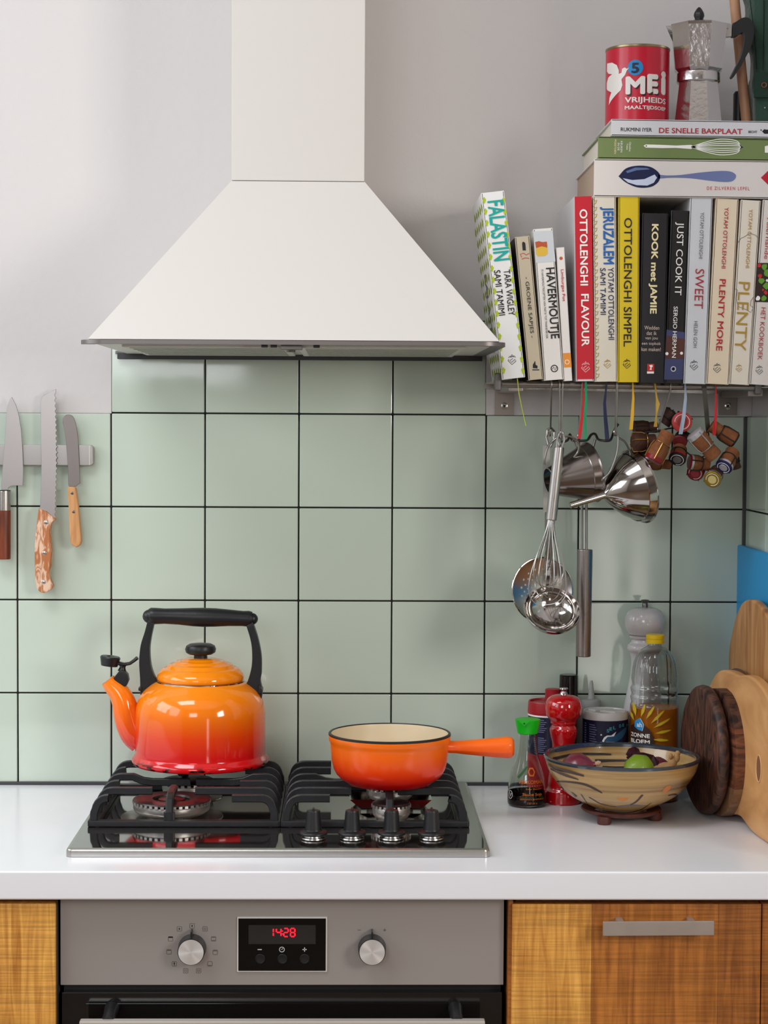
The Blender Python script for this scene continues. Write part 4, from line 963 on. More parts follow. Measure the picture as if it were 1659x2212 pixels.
b10 = book('pale grey marbled cookbook with thin red title', 1476.5, 821, 1491, 426, 48.5, cov('marble_grey', (206, 207, 210), .3, var=.05, vs=12), .205)
RT1 = mat('wine_red_print', (168, 38, 50), .5)
sp_text(b10, 'YOTAM OTTOLENGHI', 1515, 459, 559, 8, GREYP); sp_text(b10, 'SWEET', 1510, 581, 667, 19, RT1, -.008); sp_text(b10, 'HELEN GOH', 1502, 694, 751, 8, GREYP); emblem(b10, 1499, 791, GREYP, .95)
ribbon(b10, [(1480, 826), (1481, 860), (1477, 900), (1470, 938)], (3, 6, 8, 9), mat('pale_blue_ribbon', (158, 172, 190), .6), 'pale blue bookmark ribbon')
b11 = book('cream cookbook with bold red title, second from the right end of the shelf row', 1525.6, 824, 1546.5, 428, 49.3, cov('warm_cream', (224, 206, 180), .4), .205)
sp_text(b11, 'YOTAM OTTOLENGHI', 1566, 448, 580, 9, RT1, .008); sp_text(b11, 'PLENTY MORE', 1557, 603, 758, 13.5, mat('deep_red_print', (176, 24, 34), .5), .014); emblem(b11, 1549, 797, GREYP, .9)
ribbon(b11, [(1546, 829), (1547, 860), (1546, 900), (1542, 940)], (2, 4, 6, 8), mat('scarlet_ribbon', (186, 16, 26), .6), 'scarlet bookmark ribbon')
b12 = book('ivory cookbook with thin gold title and line drawing', 1575.6, 826, 1600.5, 431, 43, cov('ivory', (222, 212, 196), .4), .205)
sp_text(b12, 'YOTAM OTTOLENGHI', 1618, 452, 579, 8, GOLD, .004); sp_text(b12, 'PLENTY', 1603, 609, 758, 24, GOLD, -.012); emblem(b12, 1596, 797, GOLD, .75)
sp_shape(b12, [('l', [(1593, 526), (1600, 515), (1609, 511), (1616, 506), (1622, 504), (1628, 507), (1632, 508), (1637, 514)], 1), ('l', [(1588, 624), (1593, 626), (1590, 645), (1594, 662), (1610, 668), (1622, 675), (1625, 668)], 1), ('l', [(1628, 641), (1622, 650), (1621, 660), (1626, 664)], 1)], GREYP, 'line_drawing')
b13 = book('white cookbook with green salad photo on its spine, rightmost on the shelf', 1619.2, 828, 1648.5, 431, 48, cov('salad_white', (216, 208, 200), .4), .205)
sp_text(b13, 'HET KOOKBOEK', 1645, 664, 778, 10, RT1, -.005); emblem(b13, 1640, 801, GREYP, .85)
sp_shape(b13, [('p', [(1637, 568), (1686, 568), (1681, 654), (1630.5, 652)])], mat('salad_dark_photo', (44, 24, 20), .4), 'photo_print')
def splodge(cx, cy, r): return ('p', [(cx + r * RND.uniform(.6, 1.1) * math.cos(t * .785), cy + r * RND.uniform(.6, 1.1) * math.sin(t * .785)) for t in range(8)], .0006)
sp_shape(b13, [splodge(*q) for q in ((1651, 577, 8), (1658, 590, 9), (1645, 606, 7), (1655, 618, 8), (1650, 645, 7), (1668, 600, 8), (1672, 630, 9))], mat('salad_green_photo', (96, 150, 44), .4), 'photo_print')
sp_shape(b13, [splodge(*q) for q in ((1642, 596, 6), (1640, 574, 5), (1654, 632, 5), (1664, 575, 6), (1648, 626, 3))], mat('salad_red_photo', (190, 36, 40), .4), 'photo_print')
sp_shape(b13, [splodge(*q) for q in ((1637, 645, 6), (1657, 606, 3))], WHITEPRINT, 'photo_print')
u, v = uvb(b13, 1655, 552); 
sp_text(b13, 'Allerhande', 1658, 470, 560, 9, RT1, 0)

# ------------------------------------------------------------------ books lying on top
def flatbook(lab, xl, yt, yb, cm, depth, Ys, w, tilt=0, side=None, pages=PAGES):
    A = at(xl, yt, Ys); Bm = at(xl, yb, Ys); th = A.z - Bm.z
    k = Book(); k.B = Bm; k.Ys = Ys; k.root = thing('cookbook', lab, 'book', Bm, (0, tilt, 0), 'cookbooks lying on top of the row')
    k.ux = Vector((math.cos(tilt), 0, -math.sin(tilt))); k.uz = Vector((math.sin(tilt), 0, math.cos(tilt))); k.F = Fr(Bm, k.ux, k.uz); k.t = th; k.h = w
    m = M(); m.bb((0, 0, 0), (w, depth, .0026), .0006, 1); m.bb((0, 0, th - .0026), (w, depth, th), .0006, 1); m.bb((0, 0, 0), (w, .003, th), .001, 2); part(m, 'cover', cm, k.root, local=True)
    m = M(); m.bb((.003, .003, .0024), (w - .003, depth - .003, th - .0024)); part(m, 'page_block', pages, k.root, local=True, smooth=False)
    k.top = Bm.z + th; return k
tb1 = flatbook('thick white cookbook with a blue silver spoon on its spine, lying on the row', 1282.5, 343, 424.5, cov('spoon_white', (216, 209, 204), .4), .235, -.247, .272, .004, pages=mat('aged_pages', (176, 154, 136), .85, bump=.3, bs=400))
tb2 = flatbook('green cookbook with a white whisk on its spine, middle of the lying stack', 1291.5, 294.5, 342.5, cov('moss_green', (110, 128, 76), .45), .20, -.246, .262, .006)
tb3 = flatbook('thin white cookbook with red title lying on top of the stack', 1320, 257, 293.5, cov('baking_white', (206, 205, 208), .35), .185, -.246, .25, .006)
TOPZ = tb3.top
SPN = mat('spoon_blue_print', (118, 130, 178), .3, .3); SPD = mat('spoon_navy_print', (24, 32, 70), .3); SPL = mat('spoon_light_print', (196, 204, 224), .3)
sp_shape(tb1, [('p', [tuple(v)[:2] for v in spl([(1336, 381), (1352, 364), (1376, 358), (1403, 360), (1420, 370), (1426, 381), (1421, 394), (1405, 404), (1378, 405), (1353, 395), (1336, 381)], 4)][:-1])], SPD, 'spoon_print')
sp_shape(tb1, [('p', [(1345, 385), (1366, 389), (1392, 387), (1414, 377), (1419, 384), (1412, 395), (1398, 401), (1375, 400), (1356, 394)], .0006)], SPL, 'spoon_print')
sp_shape(tb1, [('p', [(1352, 370), (1372, 362), (1398, 363), (1404, 366), (1375, 368), (1355, 374)], .0006)], mat('spoon_mid_print', (90, 112, 156), .3), 'spoon_print')
sp_shape(tb1, [('p', [tuple(v)[:2] for v in spl([(1422, 377), (1440, 379), (1470, 378), (1510, 373), (1550, 369.5), (1575, 370), (1588, 376), (1589, 384), (1580, 392), (1560, 393), (1530, 390), (1490, 385), (1450, 384), (1422, 386)], 3)])], SPN, 'spoon_print')
m = M(); u, v = uvb(tb1, 1573, 407); m.ftext(tb1.F, 'DE ZILVEREN LEPEL', u, v, 92 / S(-.247), 7 / S(-.247), 0, .0004, 0, False, 1.3); part(m, 'lettering', REDPRINT, tb1.root, smooth=False)
sp_shape(tb1, [('p', [(1643.5, 384), (1659, 369), (1674, 384), (1659, 399)])], mat('crimson_diamond', (186, 16, 40), .5), 'diamond_print')
def fl_text(k, t_, xc, yc, w_, h_, mt, bold=0, down=False):
    m = M(); u, v = uvb(k, xc, yc); s_ = S(k.Ys); m.ftext(k.F, t_, u, v, w_ / s_, h_ / s_, bold, .0004, 0, down); part(m, 'lettering', mt, k.root, smooth=False)
fl_text(tb3, 'RUKMINI IYER', 1374.5, 280, 67, 8, BLACKPRINT, .01); fl_text(tb3, 'DE SNELLE BAKPLAAT', 1513.5, 283, 180, 11.5, RT1, .02); fl_text(tb3, 'BECHT', 1626, 285, 19, 5, BLACKPRINT, .02)
sp_shape(tb3, [('p', [(1646, 284), (1651, 279), (1654, 280), (1664, 280), (1664, 289), (1651, 289)]), ('d', 1644, 281, 1.5)], BLACKPRINT, 'publisher_emblem')
for t_, x_, w_, mt in (('POESTDEN', 1329, 30, CRM), ('IN DE', 1336, 16, WHITEPRINT), ('KEUKEN', 1342.5, 24, WHITEPRINT), ('Yvette', 1355, 13, WHITEPRINT), ('Ottolina', 1361, 20, WHITEPRINT)): fl_text(tb2, t_, x_, 317, w_, 4.2, mt, 0, True)
WP = [('p', [(1390, 315), (1395, 312), (1430, 313), (1460, 314.5), (1493, 313), (1498, 317), (1493, 322), (1460, 319.5), (1430, 320), (1395, 319)])]
for q in (17, 12, 7.5, 3, -3, -7.5, -12, -17): WP.append(('l', [tuple(v)[:2] for v in spl([(1493, 317.5), (1520, 317.5 - q * .55), (1555, 317.5 - q), (1590, 317.5 - q * .8), (1606 - abs(q) * .25, 318)], 4)], 1.6))
sp_shape(tb2, WP, WHITEPRINT, 'whisk_print'); sp_shape(tb2, [('p', [(1652, 316), (1664, 313), (1675, 316), (1668, 330), (1652, 330)])], WHITEPRINT, 'cup_print')
sp_shape(tb2, [('d', 1396, 315.5, 1.5, .0006)], mat('moss_dark', (70, 84, 50)), 'whisk_print')

# ------------------------------------------------------------------ things on top of the books
YCn = -.135; sc_ = S(YCn)
cq = at(1376.5, 200, YCn); r_ = 68 / sc_; CC = Vector((cq.x, YCn, TOPZ + .0012)); hC = (at(1376, 107, YCn).z - CC.z)
can = thing('tin_can', 'red tin can with a white dove on top of the lying books', 'can', CC)
CANR = mat('can_red_paper', (190, 10, 44), .35, coat=.2)
m = M(); m.lathe([(0, .0005), (r_ * .985, .0005), (r_, .002), (r_, hC - .004), (0, hC - .004)], 64, CC); part(m, 'body', CANR, can)
m = M(); m.lathe([(r_ * .995, hC - .0045), (r_ * 1.015, hC - .0035), (r_ * 1.015, hC - .0008), (r_ * .99, hC), (r_ * .97, hC - .001), (r_ * .96, hC - .004), (0, hC - .004)], 64, CC); part(m, 'rim', mat('can_gold_steel', (150, 136, 100), .3, .9), can, 'dull gold rim')
CF = Cy(CC, r_)
def cu(px, py):
    u = max(-.98, min(.98, (px - 1376.5) / 68)); return math.asin(u) * r_, at(1376, py, YCn - r_ * math.sqrt(1 - u * u)).z - CC.z
def ctext(t_, x0, x1, yc, h_, mt, bold=.02, name='lettering', off=.0006, dx=0, dy=0):
    a, _ = cu(x0, yc); b, _ = cu(x1, yc); _, v = cu((x0 + x1) / 2, yc); m = M(); m.ftext(CF, t_, (a + b) / 2 + dx, v + dy, b - a, h_ / sc_, bold, off); part(m, name, mt, can, smooth=False)
CANW = mat('can_white_print', (226, 220, 214), .4)
ctext('M', 1344, 1384, 185, 39, mat('can_dark_print', (60, 14, 34), .5), .05, off=.0004, dx=.0012, dy=-.0014); ctext('M', 1343, 1383, 184, 38, CANW, .05, off=.0007)
ctext('E', 1388, 1413, 182, 42, mat('can_dark_print', (60, 14, 34), .5), .07, off=.0004, dx=.0012, dy=-.0014); ctext('E', 1387, 1412, 181, 41, CANW, .07, off=.0007)
ctext('i', 1418, 1430, 179, 50, CANW, .07)
ctext('VRIJHEIDS', 1342, 1430, 217, 15, CANW, .03); ctext('MAALTIJDSOEP', 1342, 1430, 233, 10, CANW, .03)
u, v = cu(1362, 146); m = M(); m.fdisc(CF, u, v, 16.5 / sc_, .0005); part(m, 'blue_disc', mat('can_blue_print', (20, 132, 190), .4), can, smooth=False)
ctext('5', 1354, 1370, 147, 22, mat('can_navy_print', (14, 26, 60), .4), .04, off=.0009)
m = M()
for poly in ([(1310, 138), (1318, 136), (1326, 141), (1330, 152), (1330, 160), (1335, 158), (1336, 149), (1341, 146), (1345, 149), (1350, 146), (1345, 153), (1342, 162), (1335, 172), (1337, 184), (1334, 195), (1324, 207), (1317, 218), (1313, 228), (1314, 212), (1317, 200), (1311, 196), (1308.6, 193), (1309, 180), (1312, 168), (1318, 161), (1312, 160), (1309, 155)],):
    m.fpoly(CF, [cu(*q) for q in poly], .0006)
part(m, 'dove', CANW, can, smooth=False)

YM = -.150; sm = S(YM); mq = at(1508, 200, YM); MC_ = Vector((mq.x, YM, TOPZ + .0010))
moka = thing('moka_pot', 'aluminium octagonal moka pot with black handle beside the red can', 'coffee pot', MC_)
ALM = mat('moka_aluminium', (196, 192, 190), .16, 1, bump=.12, bs=160, rvar=.05, vs=30)
def mz(y): return at(1508, y, YM).z - MC_.z
def octa(m, pr, o, dx=0, rot=math.pi / 8):
    n = 8; rs = []
    for r, z in pr:
        rs.append([m.bm.verts.new(Vector(o) + Vector((r * math.cos(rot + k * math.pi / 4) + dx * 0, r * math.sin(rot + k * math.pi / 4), z))) for k in range(n)])
    for a, b in zip(rs, rs[1:]):
        for k in range(n): m.bm.faces.new([a[k], a[(k + 1) % n], b[(k + 1) % n], b[k]])
    m.bm.faces.new(rs[0]); m.bm.faces.new(rs[-1])
def oc(px): return px / sm / .985
m = M(); octa(m, [(oc(53), 0), (oc(54), .001), (oc(43), mz(180))], MC_, rot=.25); part(m, 'boiler', ALM, moka, smooth=False)
m = M(); m.lathe([(0, mz(181)), (oc(43), mz(181)), (oc(46), mz(178)), (oc(46), mz(161)), (oc(44), mz(158)), (0, mz(158))], 48, MC_); part(m, 'collar', ALM, moka)
m = M(); octa(m, [(oc(46), mz(159)), (oc(53), mz(152)), (oc(62), mz(62)), (oc(63), mz(58)), (oc(60), mz(57))], MC_, rot=.25); jug = part(m, 'jug', ALM, moka, smooth=False)
m = M(); c = MC_ + Vector((-oc(58), -.004, mz(75))); m._add([c + Vector((-.010, 0, .012)), c + Vector((.004, -.012, .011)), c + Vector((.004, .012, .011)), c + Vector((.010, 0, -.030))], [(0, 1, 3), (0, 3, 2), (0, 2, 1), (1, 2, 3)]); part(m, 'spout', ALM, jug, smooth=False)
m = M(); octa(m, [(oc(63.5), mz(58)), (oc(63.5), mz(56)), (oc(56), mz(54)), (oc(30), mz(48)), (oc(9), mz(46))], MC_, rot=.25); lid_ = part(m, 'lid', ALM, moka, smooth=False)
m = M(); m.lathe([(0, mz(47)), (oc(6), mz(47)), (oc(9), mz(41)), (oc(11.5), mz(34)), (oc(10.5), mz(28)), (oc(6), mz(20)), (oc(2.5), mz(16)), (0, mz(15.5))], 8, MC_); part(m, 'knob', BLACKPL, lid_, 'black faceted knob')
def MP(zx, zy, dy=0): q = at(1560 + zx / 8.192, zy / 8.192, YM); return Vector((q.x, YM + dy, q.z))
m = M(); m.prism([MP(10, 425, -.006), MP(60, 415, -.006), MP(120, 425, -.006), (MP(165, 455, -.006)), MP(155, 655, -.006), MP(15, 665, -.006)], (0, .012, 0), .001); m.tube([MP(85, 490, -.009), MP(85, 490, .009)], .0028, 14); part(m, 'hinge', SATIN, moka)
m = M(); hp_ = [(170, 430), (230, 400), (330, 335), (430, 325), (500, 375), (540, 470), (550, 600), (520, 760), (470, 900), (400, 1030), (320, 1180), (210, 1345), (175, 1390), (145, 1370), (170, 1310), (235, 1180), (310, 1030), (350, 900), (375, 760), (385, 650), (345, 590), (300, 610), (240, 655), (165, 660)]
m.prism([MP(a, b, -.008) for a, b in [tuple(v)[:2] for v in spl([Vector(q) for q in hp_], 2)]], (0, .016, 0), .002, 2); part(m, 'handle', BLACKPL, moka, 'black curved handle', ang=45)

# wooden rolling pin handle leaning between the pot and the green cloth
YW = -.115
wa, wb = at(1615, 263, YW), at(1582, -45, YW); wa.z = TOPZ + .001
m = M(); dv = (wb - wa).normalized()
m.tube([wa, wa + dv * .004, wb], [.0066, .0080, .0080], 24); solo(m, 'wooden_stick', wood('turned_beech', (150, 104, 74), (190, 144, 110), (50, 50, 8), .5), 'pale round wooden stick leaning behind the moka pot handle', 'stick', wa, ang=50)
# dark green quilted cloth bag standing at the right edge
YG = -.108
gq = at(1640, 258, YG)
bag = thing('cloth_bag', 'dark green quilted cloth bag with a leather button at the upper right corner', 'bag', (gq.x, YG, TOPZ + .001))
m = M(); gx0 = at(1618, 200, YG).x; GREENC = mat('green_canvas', (40, 68, 54), .95, var=.25, vs=30, bump=.6, bs=220, sheen=.4)
rs = []; zz0 = TOPZ + .0012
for j in range(19):
    z = zz0 + j * .0125; ring = []
    lx = at(1628 - 0, 0, YG).x + .005 * math.sin(j * .9) - .024 * (1 - math.cos(min(1, j / 18) * 2.2)) * .5 if j > 3 else at(1630, 0, YG).x + .002 * j
    lx = min(at(1625, 0, YG).x, lx + .002)
    for k in range(26):
        t = 2 * math.pi * k / 26; cx, cy = lx + .034, YG; f = 1 + .05 * math.sin(5 * t + j * .35)
        e = .5
        ct, st = math.cos(t), math.sin(t)
        ring.append(m.bm.verts.new((cx + .034 * math.copysign(abs(ct) ** e, ct) * f, cy + .030 * math.copysign(abs(st) ** e, st) * f, z)))
    rs.append(ring)
for a, b in zip(rs, rs[1:]):
    for k in range(26): m.bm.faces.new([a[k], a[(k + 1) % 26], b[(k + 1) % 26], b[k]])
m.bm.faces.new(rs[0]); m.bm.faces.new(rs[-1])
part(m, 'cloth', GREENC, bag, ang=60)
FG = Fr((0, YG - .0305, 0), (1, 0, 0), (0, 0, 1))
def ug(px, py): q = at(px, py, YG - .031); return (q.x, q.z)
m = M(); m.bb((ug(1629, 211)[0], YG - .0345, ug(1629, 211)[1]), (ug(1664, 157)[0], YG - .029, ug(1664, 157)[1]), .0012); part(m, 'tab', mat('green_canvas_dark', (30, 54, 42), .95, bump=.5, bs=220), bag)
m = M(); c = at(1650.5, 184, YG - .0345); m.lathe([(.0044, 0), (.0048, .001), (.0040, .002), (.0026, .0014), (.0024, 0)], 24, (c.x, YG - .0345, c.z), Matrix.Rotation(math.pi / 2, 3, 'X')); part(m, 'button', mat('brown_leather_ring', (104, 66, 48), .6), bag, 'brown ring button')
m = M(); c = at(1653, 232, YG - .0345); m.lathe([(.0013, 0), (.0010, .0009), (0, .0011)], 12, (c.x, YG - .031, c.z), Matrix.Rotation(math.pi / 2, 3, 'X')); part(m, 'rivet', SCREWM, bag)
m = M()
for xs in ((1620, 0, 1628, 60, 1632, 110, 1634, 150), (1650, 0, 1650, 60, 1649, 110, 1648, 152)):
    m.tube([Vector((ug(xs[i], xs[i + 1])[0], YG - .0312, ug(xs[i], xs[i + 1])[1])) for i in range(0, 8, 2)], .0007, 6)
part(m, 'seam', mat('green_seam', (14, 26, 20), .95), bag)
m = M(); a, b = at(1591, 262, -.10), at(1589, 168, -.10); 
m.lathe([(0, 0), (.0085, 0), (.0085, .062), (.006, .066), (0, .067)], 24, (a.x + .003, -.10, TOPZ + .001)); solo(m, 'black_cylinder', BLACKPL, 'small black cylinder half hidden behind the wooden stick', 'jar', (a.x + .003, -.10, TOPZ + .001))  # plain black cylinder filling the dark patch behind the stick
# ------------------------------------------------------------------ hooks and utensils hanging from the rail
YU = -.222
def railpt(px):
    t = (px - 1084) / (1634 - 1084); return ra + (rb - ra) * t
def shook(px, px2, y2, lab, w=.0013, dy=0.0, Y2=-.218, mt=STEEL, curl=.007):
    t = railpt(px); e = at(px2, y2, Y2); R_ = .0052 + w + .0004
    pts = [t + Vector((0, R_ * math.cos(a), R_ * math.sin(a))) for a in [math.radians(d) for d in range(-30, 211, 24)]]
    pts = [Vector((p.x + dy, p.y, p.z)) for p in pts]
    pts = pts[:]    # from behind, over the top, down the front
    front = pts[-1]; mid = (front + e) / 2
    pts += [mid, e + Vector((0, 0, .004))]
    pts += [e + Vector((0, curl * (1 - math.cos(a)) , -curl * math.sin(a))) for a in [math.radians(d) for d in range(0, 200, 25)]]
    m = M(); m.tube(pts, w, 8); return solo(m, 'hook', mt, lab, 'hook', t, 'hooks on the shelf rail')
shook(1190, 1189, 932, 'thin steel hook holding the slotted skimmer, first from the left', .0015, Y2=-.165)
shook(1207.5, 1208, 936, 'thin steel hook on the left of the pair holding the whisk', .0014)
shook(1214, 1213, 940, 'thin steel hook on the right of the pair holding the whisk and the ladle', .0014)
shook(1256, 1251, 938, 'steel hook behind the green ribbon holding the wide funnel', .0014)
shook(1331, 1330, 930, 'steel hook holding the conical funnel beside the navy ribbon', .0021)
shook(1447, 1424, 924, 'slanting thin steel hook through the left half of the wine corks', .0015, Y2=-.20)
m = M(); t = railpt(1519); e = at(1530, 934, -.20)
for a, b in (((0, .009, .0), (0, .004, .0075)), ((0, .004, .0075), (0, -.005, .0072)), ((0, -.005, .0072), (0, -.0085, -.002)), ((0, -.0085, -.002), None)):
    A_ = t + Vector(a); B_ = (t + Vector(b)) if b else e; dz_ = (B_ - A_); m.prism([A_ + Vector((-.0035, 0, 0)), A_ + Vector((.0035, 0, 0)), B_ + Vector((.0035, 0, 0)), B_ + Vector((-.0035, 0, 0))], (0, .001, .0004))
solo(m, 'hook', DARKSTEEL, 'flat dark metal hook through the right half of the wine corks', 'hook', t, 'hooks on the shelf rail')
UG = 'utensils hanging under the wall shelf'
def U(px, py, Y): return at(px, py, Y)
def strip(m, pts, w, th):
    """flat metal strip following pts; w = width in X"""
    r = []
    for p in pts: p = Vector(p); r.append([m.bm.verts.new(p + Vector((sx_ * w / 2, sy_ * th / 2, 0))) for sx_, sy_ in ((-1, -1), (1, -1), (1, 1), (-1, 1))])
    for a, b in zip(r, r[1:]):
        for k in range(4): m.bm.faces.new([a[k], a[(k + 1) % 4], b[(k + 1) % 4], b[k]])
    m.bm.faces.new(r[0]); m.bm.faces.new(r[-1])
# skimmer
Y1 = -.150
o = thing('skimmer', 'round perforated steel skimmer with a flat handle, hanging behind the ladle', 'skimmer', U(1172, 1275, Y1), group=UG)
m = M(); s1 = S(Y1); strip(m, [U(1180, 962, Y1), U(1181, 1108, Y1)], 15 / s1, .0022); hdl = part(m, 'handle', mat('matt_steel_strip', (176, 174, 170), .42, .8), o, 'flat pale steel handle')
m = M(); m.tube([U(1184, 965, Y1), U(1180, 945, Y1), U(1183, 928, Y1), U(1190, 924, Y1 - .01), U(1197, 932, Y1), U(1196, 950, Y1), U(1188, 966, Y1)], .0022, 10); part(m, 'hanging_loop', SATIN, hdl)
m = M(); strip(m, [U(1181, 1106, Y1), U(1181, 1160, Y1), U(1183, 1212, Y1 + .002)], 7.5 / s1, .003); part(m, 'stem', DARKSTEEL, o)
c = U(1172, 1275, Y1 + .006); ax = (Vector((.32, -1, .10))).normalized(); qx = ax.to_track_quat('Z', 'Y').to_matrix()
R_ = 71 / s1
m = M()
# shallow perforated dish: rings of quads with holes left open
def dish(m, c, qx, R_, depth, holes=True):
    nr = 16; na = 64; g = []
    def P_(r, a): return Vector(c) + qx @ Vector((r * math.cos(a), r * math.sin(a), -depth * (1 - (r / R_) ** 2)))
    for i in range(nr + 1): g.append([m.bm.verts.new(P_(R_ * i / nr, 2 * math.pi * k / na)) for k in range(na)])
    for i in range(nr):
        for k in range(na):
            if holes and 2 <= i <= 11 and i % 2 == 0:
                per = {2: 16, 4: 8, 6: 4, 8: 4, 10: 4}.get(i, 4)
                if (k + (i // 2) * 2) % per == 0: continue
            try: m.bm.faces.new([g[i][k], g[i][(k + 1) % na], g[i + 1][(k + 1) % na], g[i + 1][k]])
            except ValueError: pass
dish(m, c, qx, R_, .013)
bmesh.ops.remove_doubles(m.bm, verts=m.bm.verts, dist=1e-5)
bmesh.ops.solidify(m.bm, geom=list(m.bm.faces), thickness=.0009)
part(m, 'perforated_dish', mat('skimmer_steel', (180, 174, 170), .24, 1), o, ang=50)
m = M(); m.tube([c + qx @ Vector((R_ * math.cos(a), R_ * math.sin(a), 0)) for a in [2 * math.pi * k / 64 for k in range(64)]], .0013, 8, closed=True); part(m, 'rim', CHROME, o)
# ladle
Y2 = -.218; s2 = S(Y2)
o = thing('ladle', 'polished steel ladle with a round bowl hanging in front of the skimmer', 'ladle', U(1192, 1315, Y2), group=UG)
c = U(1193, 1316, Y2); ax = Vector((.10, -.72, .68)).normalized(); qx = ax.to_track_quat('Z', 'Y').to_matrix(); R_ = 61 / s2
m = M(); pr = [(R_ * 1.03, .0010), (R_ * 1.04, 0), (R_ * 1.02, -.0012)] + [(R_ * math.cos(t), -R_ * .72 * math.sin(t)) for t in [math.radians(d) for d in range(8, 90, 8)]] + [(0, -R_ * .72)]
inner = [(0, -R_ * .72 + .0012)] + [(R_ * .975 * math.cos(t), -R_ * .70 * math.sin(t)) for t in [math.radians(d) for d in range(84, 0, -8)]] + [(R_ * .985, .0008), (R_ * 1.03, .0010)]
m.lathe(pr + inner, 56, c, qx); part(m, 'bowl', CHROME, o, ang=50)
m = M(); j0 = c + qx @ Vector((0, R_ * 1.0, 0)); 
top = U(1214, 960, Y2)
strip(m, [j0 + Vector((0, .002, -.006)), j0 + Vector((0, .002, .006)), U(1189, 1200, Y2 - .002), U(1197, 1100, Y2 - .007), U(1211, 960, Y2 - .008)], 8 / s2, .0022); part(m, 'handle', CHROME, o, ang=60)
m = M(); m.tube([U(1208, 962, Y2 - .008), U(1203, 948, Y2 - .006), U(1208, 934, Y2), U(1216, 934, Y2), U(1220, 948, Y2 - .006), U(1214, 962, Y2 - .008)], .0014, 8); part(m, 'hanging_loop', STEEL, o)
# whisk
Y3 = -.243; s3 = S(Y3)
o = thing('whisk', 'steel balloon whisk with a tubular handle hanging in front of the ladle', 'whisk', U(1190, 1124, Y3), group=UG)
ha, hb = U(1207.5, 966, Y3), U(1190.5, 1123, Y3)
m = M(); ax = (hb - ha).normalized(); m.tube([ha, ha + ax * .0015, hb - ax * .001, hb], [10.6 / s3, 11.4 / s3, 12.0 / s3, 11.4 / s3], 28); hn = part(m, 'handle', STEEL, o, 'brushed tubular handle')
m = M(); m.tube([U(1202, 968, Y3), U(1203, 950, Y3), U(1208, 936, Y3 + .002), U(1217, 938, Y3 + .002), U(1219, 952, Y3), U(1213, 968, Y3)], .0014, 8); part(m, 'hanging_loop', STEEL, hn)
tipw = U(1181, 1314, Y3); L_ = (tipw - hb).length; ax = (tipw - hb).normalized(); e1 = Vector((1, 0, 0)); e1 = (e1 - ax * e1.dot(ax)).normalized(); e2 = ax.cross(e1)
prof = [(0, 6), (.1, 9), (.25, 17), (.42, 28), (.58, 36.5), (.7, 40.5), (.8, 41.5), (.88, 37), (.94, 28), (.98, 16), (1, 0)]
pp = [tuple(v) for v in spl([Vector((a, b, 0)) for a, b in prof], 3)]
for k in range(7):
    th = math.pi * k / 7; d_ = e1 * math.cos(th) + e2 * math.sin(th); sc_k = 1 - .04 * k
    half = [(hb + ax * (L_ * a * sc_k) + d_ * (b / s3 * (1 - .015 * k))) for a, b, _ in pp]; other = [(hb + ax * (L_ * a * sc_k) - d_ * (b / s3 * (1 - .015 * k))) for a, b, _ in pp]
    m = M(); m.tube(half + other[::-1][1:], .00075, 6); part(m, 'wire', SATIN, o)
# potato masher hanging upside down by its wavy wire
Y4 = -.100; s4 = S(Y4)
o = thing('potato_masher', 'steel potato masher with wavy wire head hanging with its tubular handle down', 'masher', U(1262, 1300, Y4), group=UG)
m = M(); a, b = U(1264, 1187, Y4), U(1260.5, 1418, Y4); ax = (b - a).normalized(); m.tube([a, a + ax * .0012, b - ax * .0012, b], [15.6 / s4, 16.4 / s4, 15.6 / s4, 14.6 / s4], 32); part(m, 'handle', mat('ribbed_brushed_steel', (150, 142, 138), .3, 1, var=.15, vs=120), o, 'brushed tubular handle')
for dx in (-4.8, 4.8):
    m = M(); m.tube([U(1262 + dx, 1190, Y4), U(1262 + dx, 1085, Y4), U(1262 + dx * 2, 1000, Y4), U(1262 + dx * 5, 949, Y4)], .0021, 10); part(m, 'shaft', STEEL, o)
m = M(); w_ = []
zz = [(1212, 955, 0), (1226, 951, .3), (1231, 938, .9), (1236, 951, .3), (1250, 952, -.9), (1268, 951, -.6), (1277, 939, .4), (1286, 938, .9), (1292, 949, .3), (1304, 952, -.9), (1318, 951, -.5), (1324, 938, .5), (1329, 925, .8), (1336, 916, .6)]
w_ = [U(x, y, Y4 + .012 * d) for x, y, d in zz]; m.tube(spl(w_, 4), .0021, 8); part(m, 'wavy_wire', DARKSTEEL, o)
# wide funnel
def frustum(lab, A, B, pr, loc, name='funnel'):
    ax = (B - A).normalized(); qx = ax.to_track_quat('Z', 'Y').to_matrix(); o = thing(name, lab, 'funnel', loc, group=UG); return o, ax, qx
Y5 = -.19; s5 = S(Y5)
A_, B_ = U(1186, 1040, Y5 + .004), U(1277, 1020, Y5 + .024)
o, ax, qx = frustum('wide steel funnel with a broad rim hanging sideways beside the whisk handle', A_, B_, None, B_)
Ln = (B_ - A_).length; m = M(); ra_, rb_ = 30 / s5, 63 / s5
BRS = mat('funnel_brushed_steel', (150, 142, 138), .2, 1)
m.lathe([(ra_ * .93, 0), (ra_, .0008), (ra_ * 1.02, .002), (rb_ * .93, Ln * .80), (rb_ * .955, Ln * .80 + .0008), (rb_ * 1.02, Ln * .97), (rb_ * 1.06, Ln), (rb_ * 1.055, Ln + .0006), (rb_ * 1.0, Ln * .97), (rb_ * .93, Ln * .80), (ra_ * .98, .002), (ra_ * .93, 0)], 64, A_, qx); part(m, 'cone', BRS, o, ang=25)
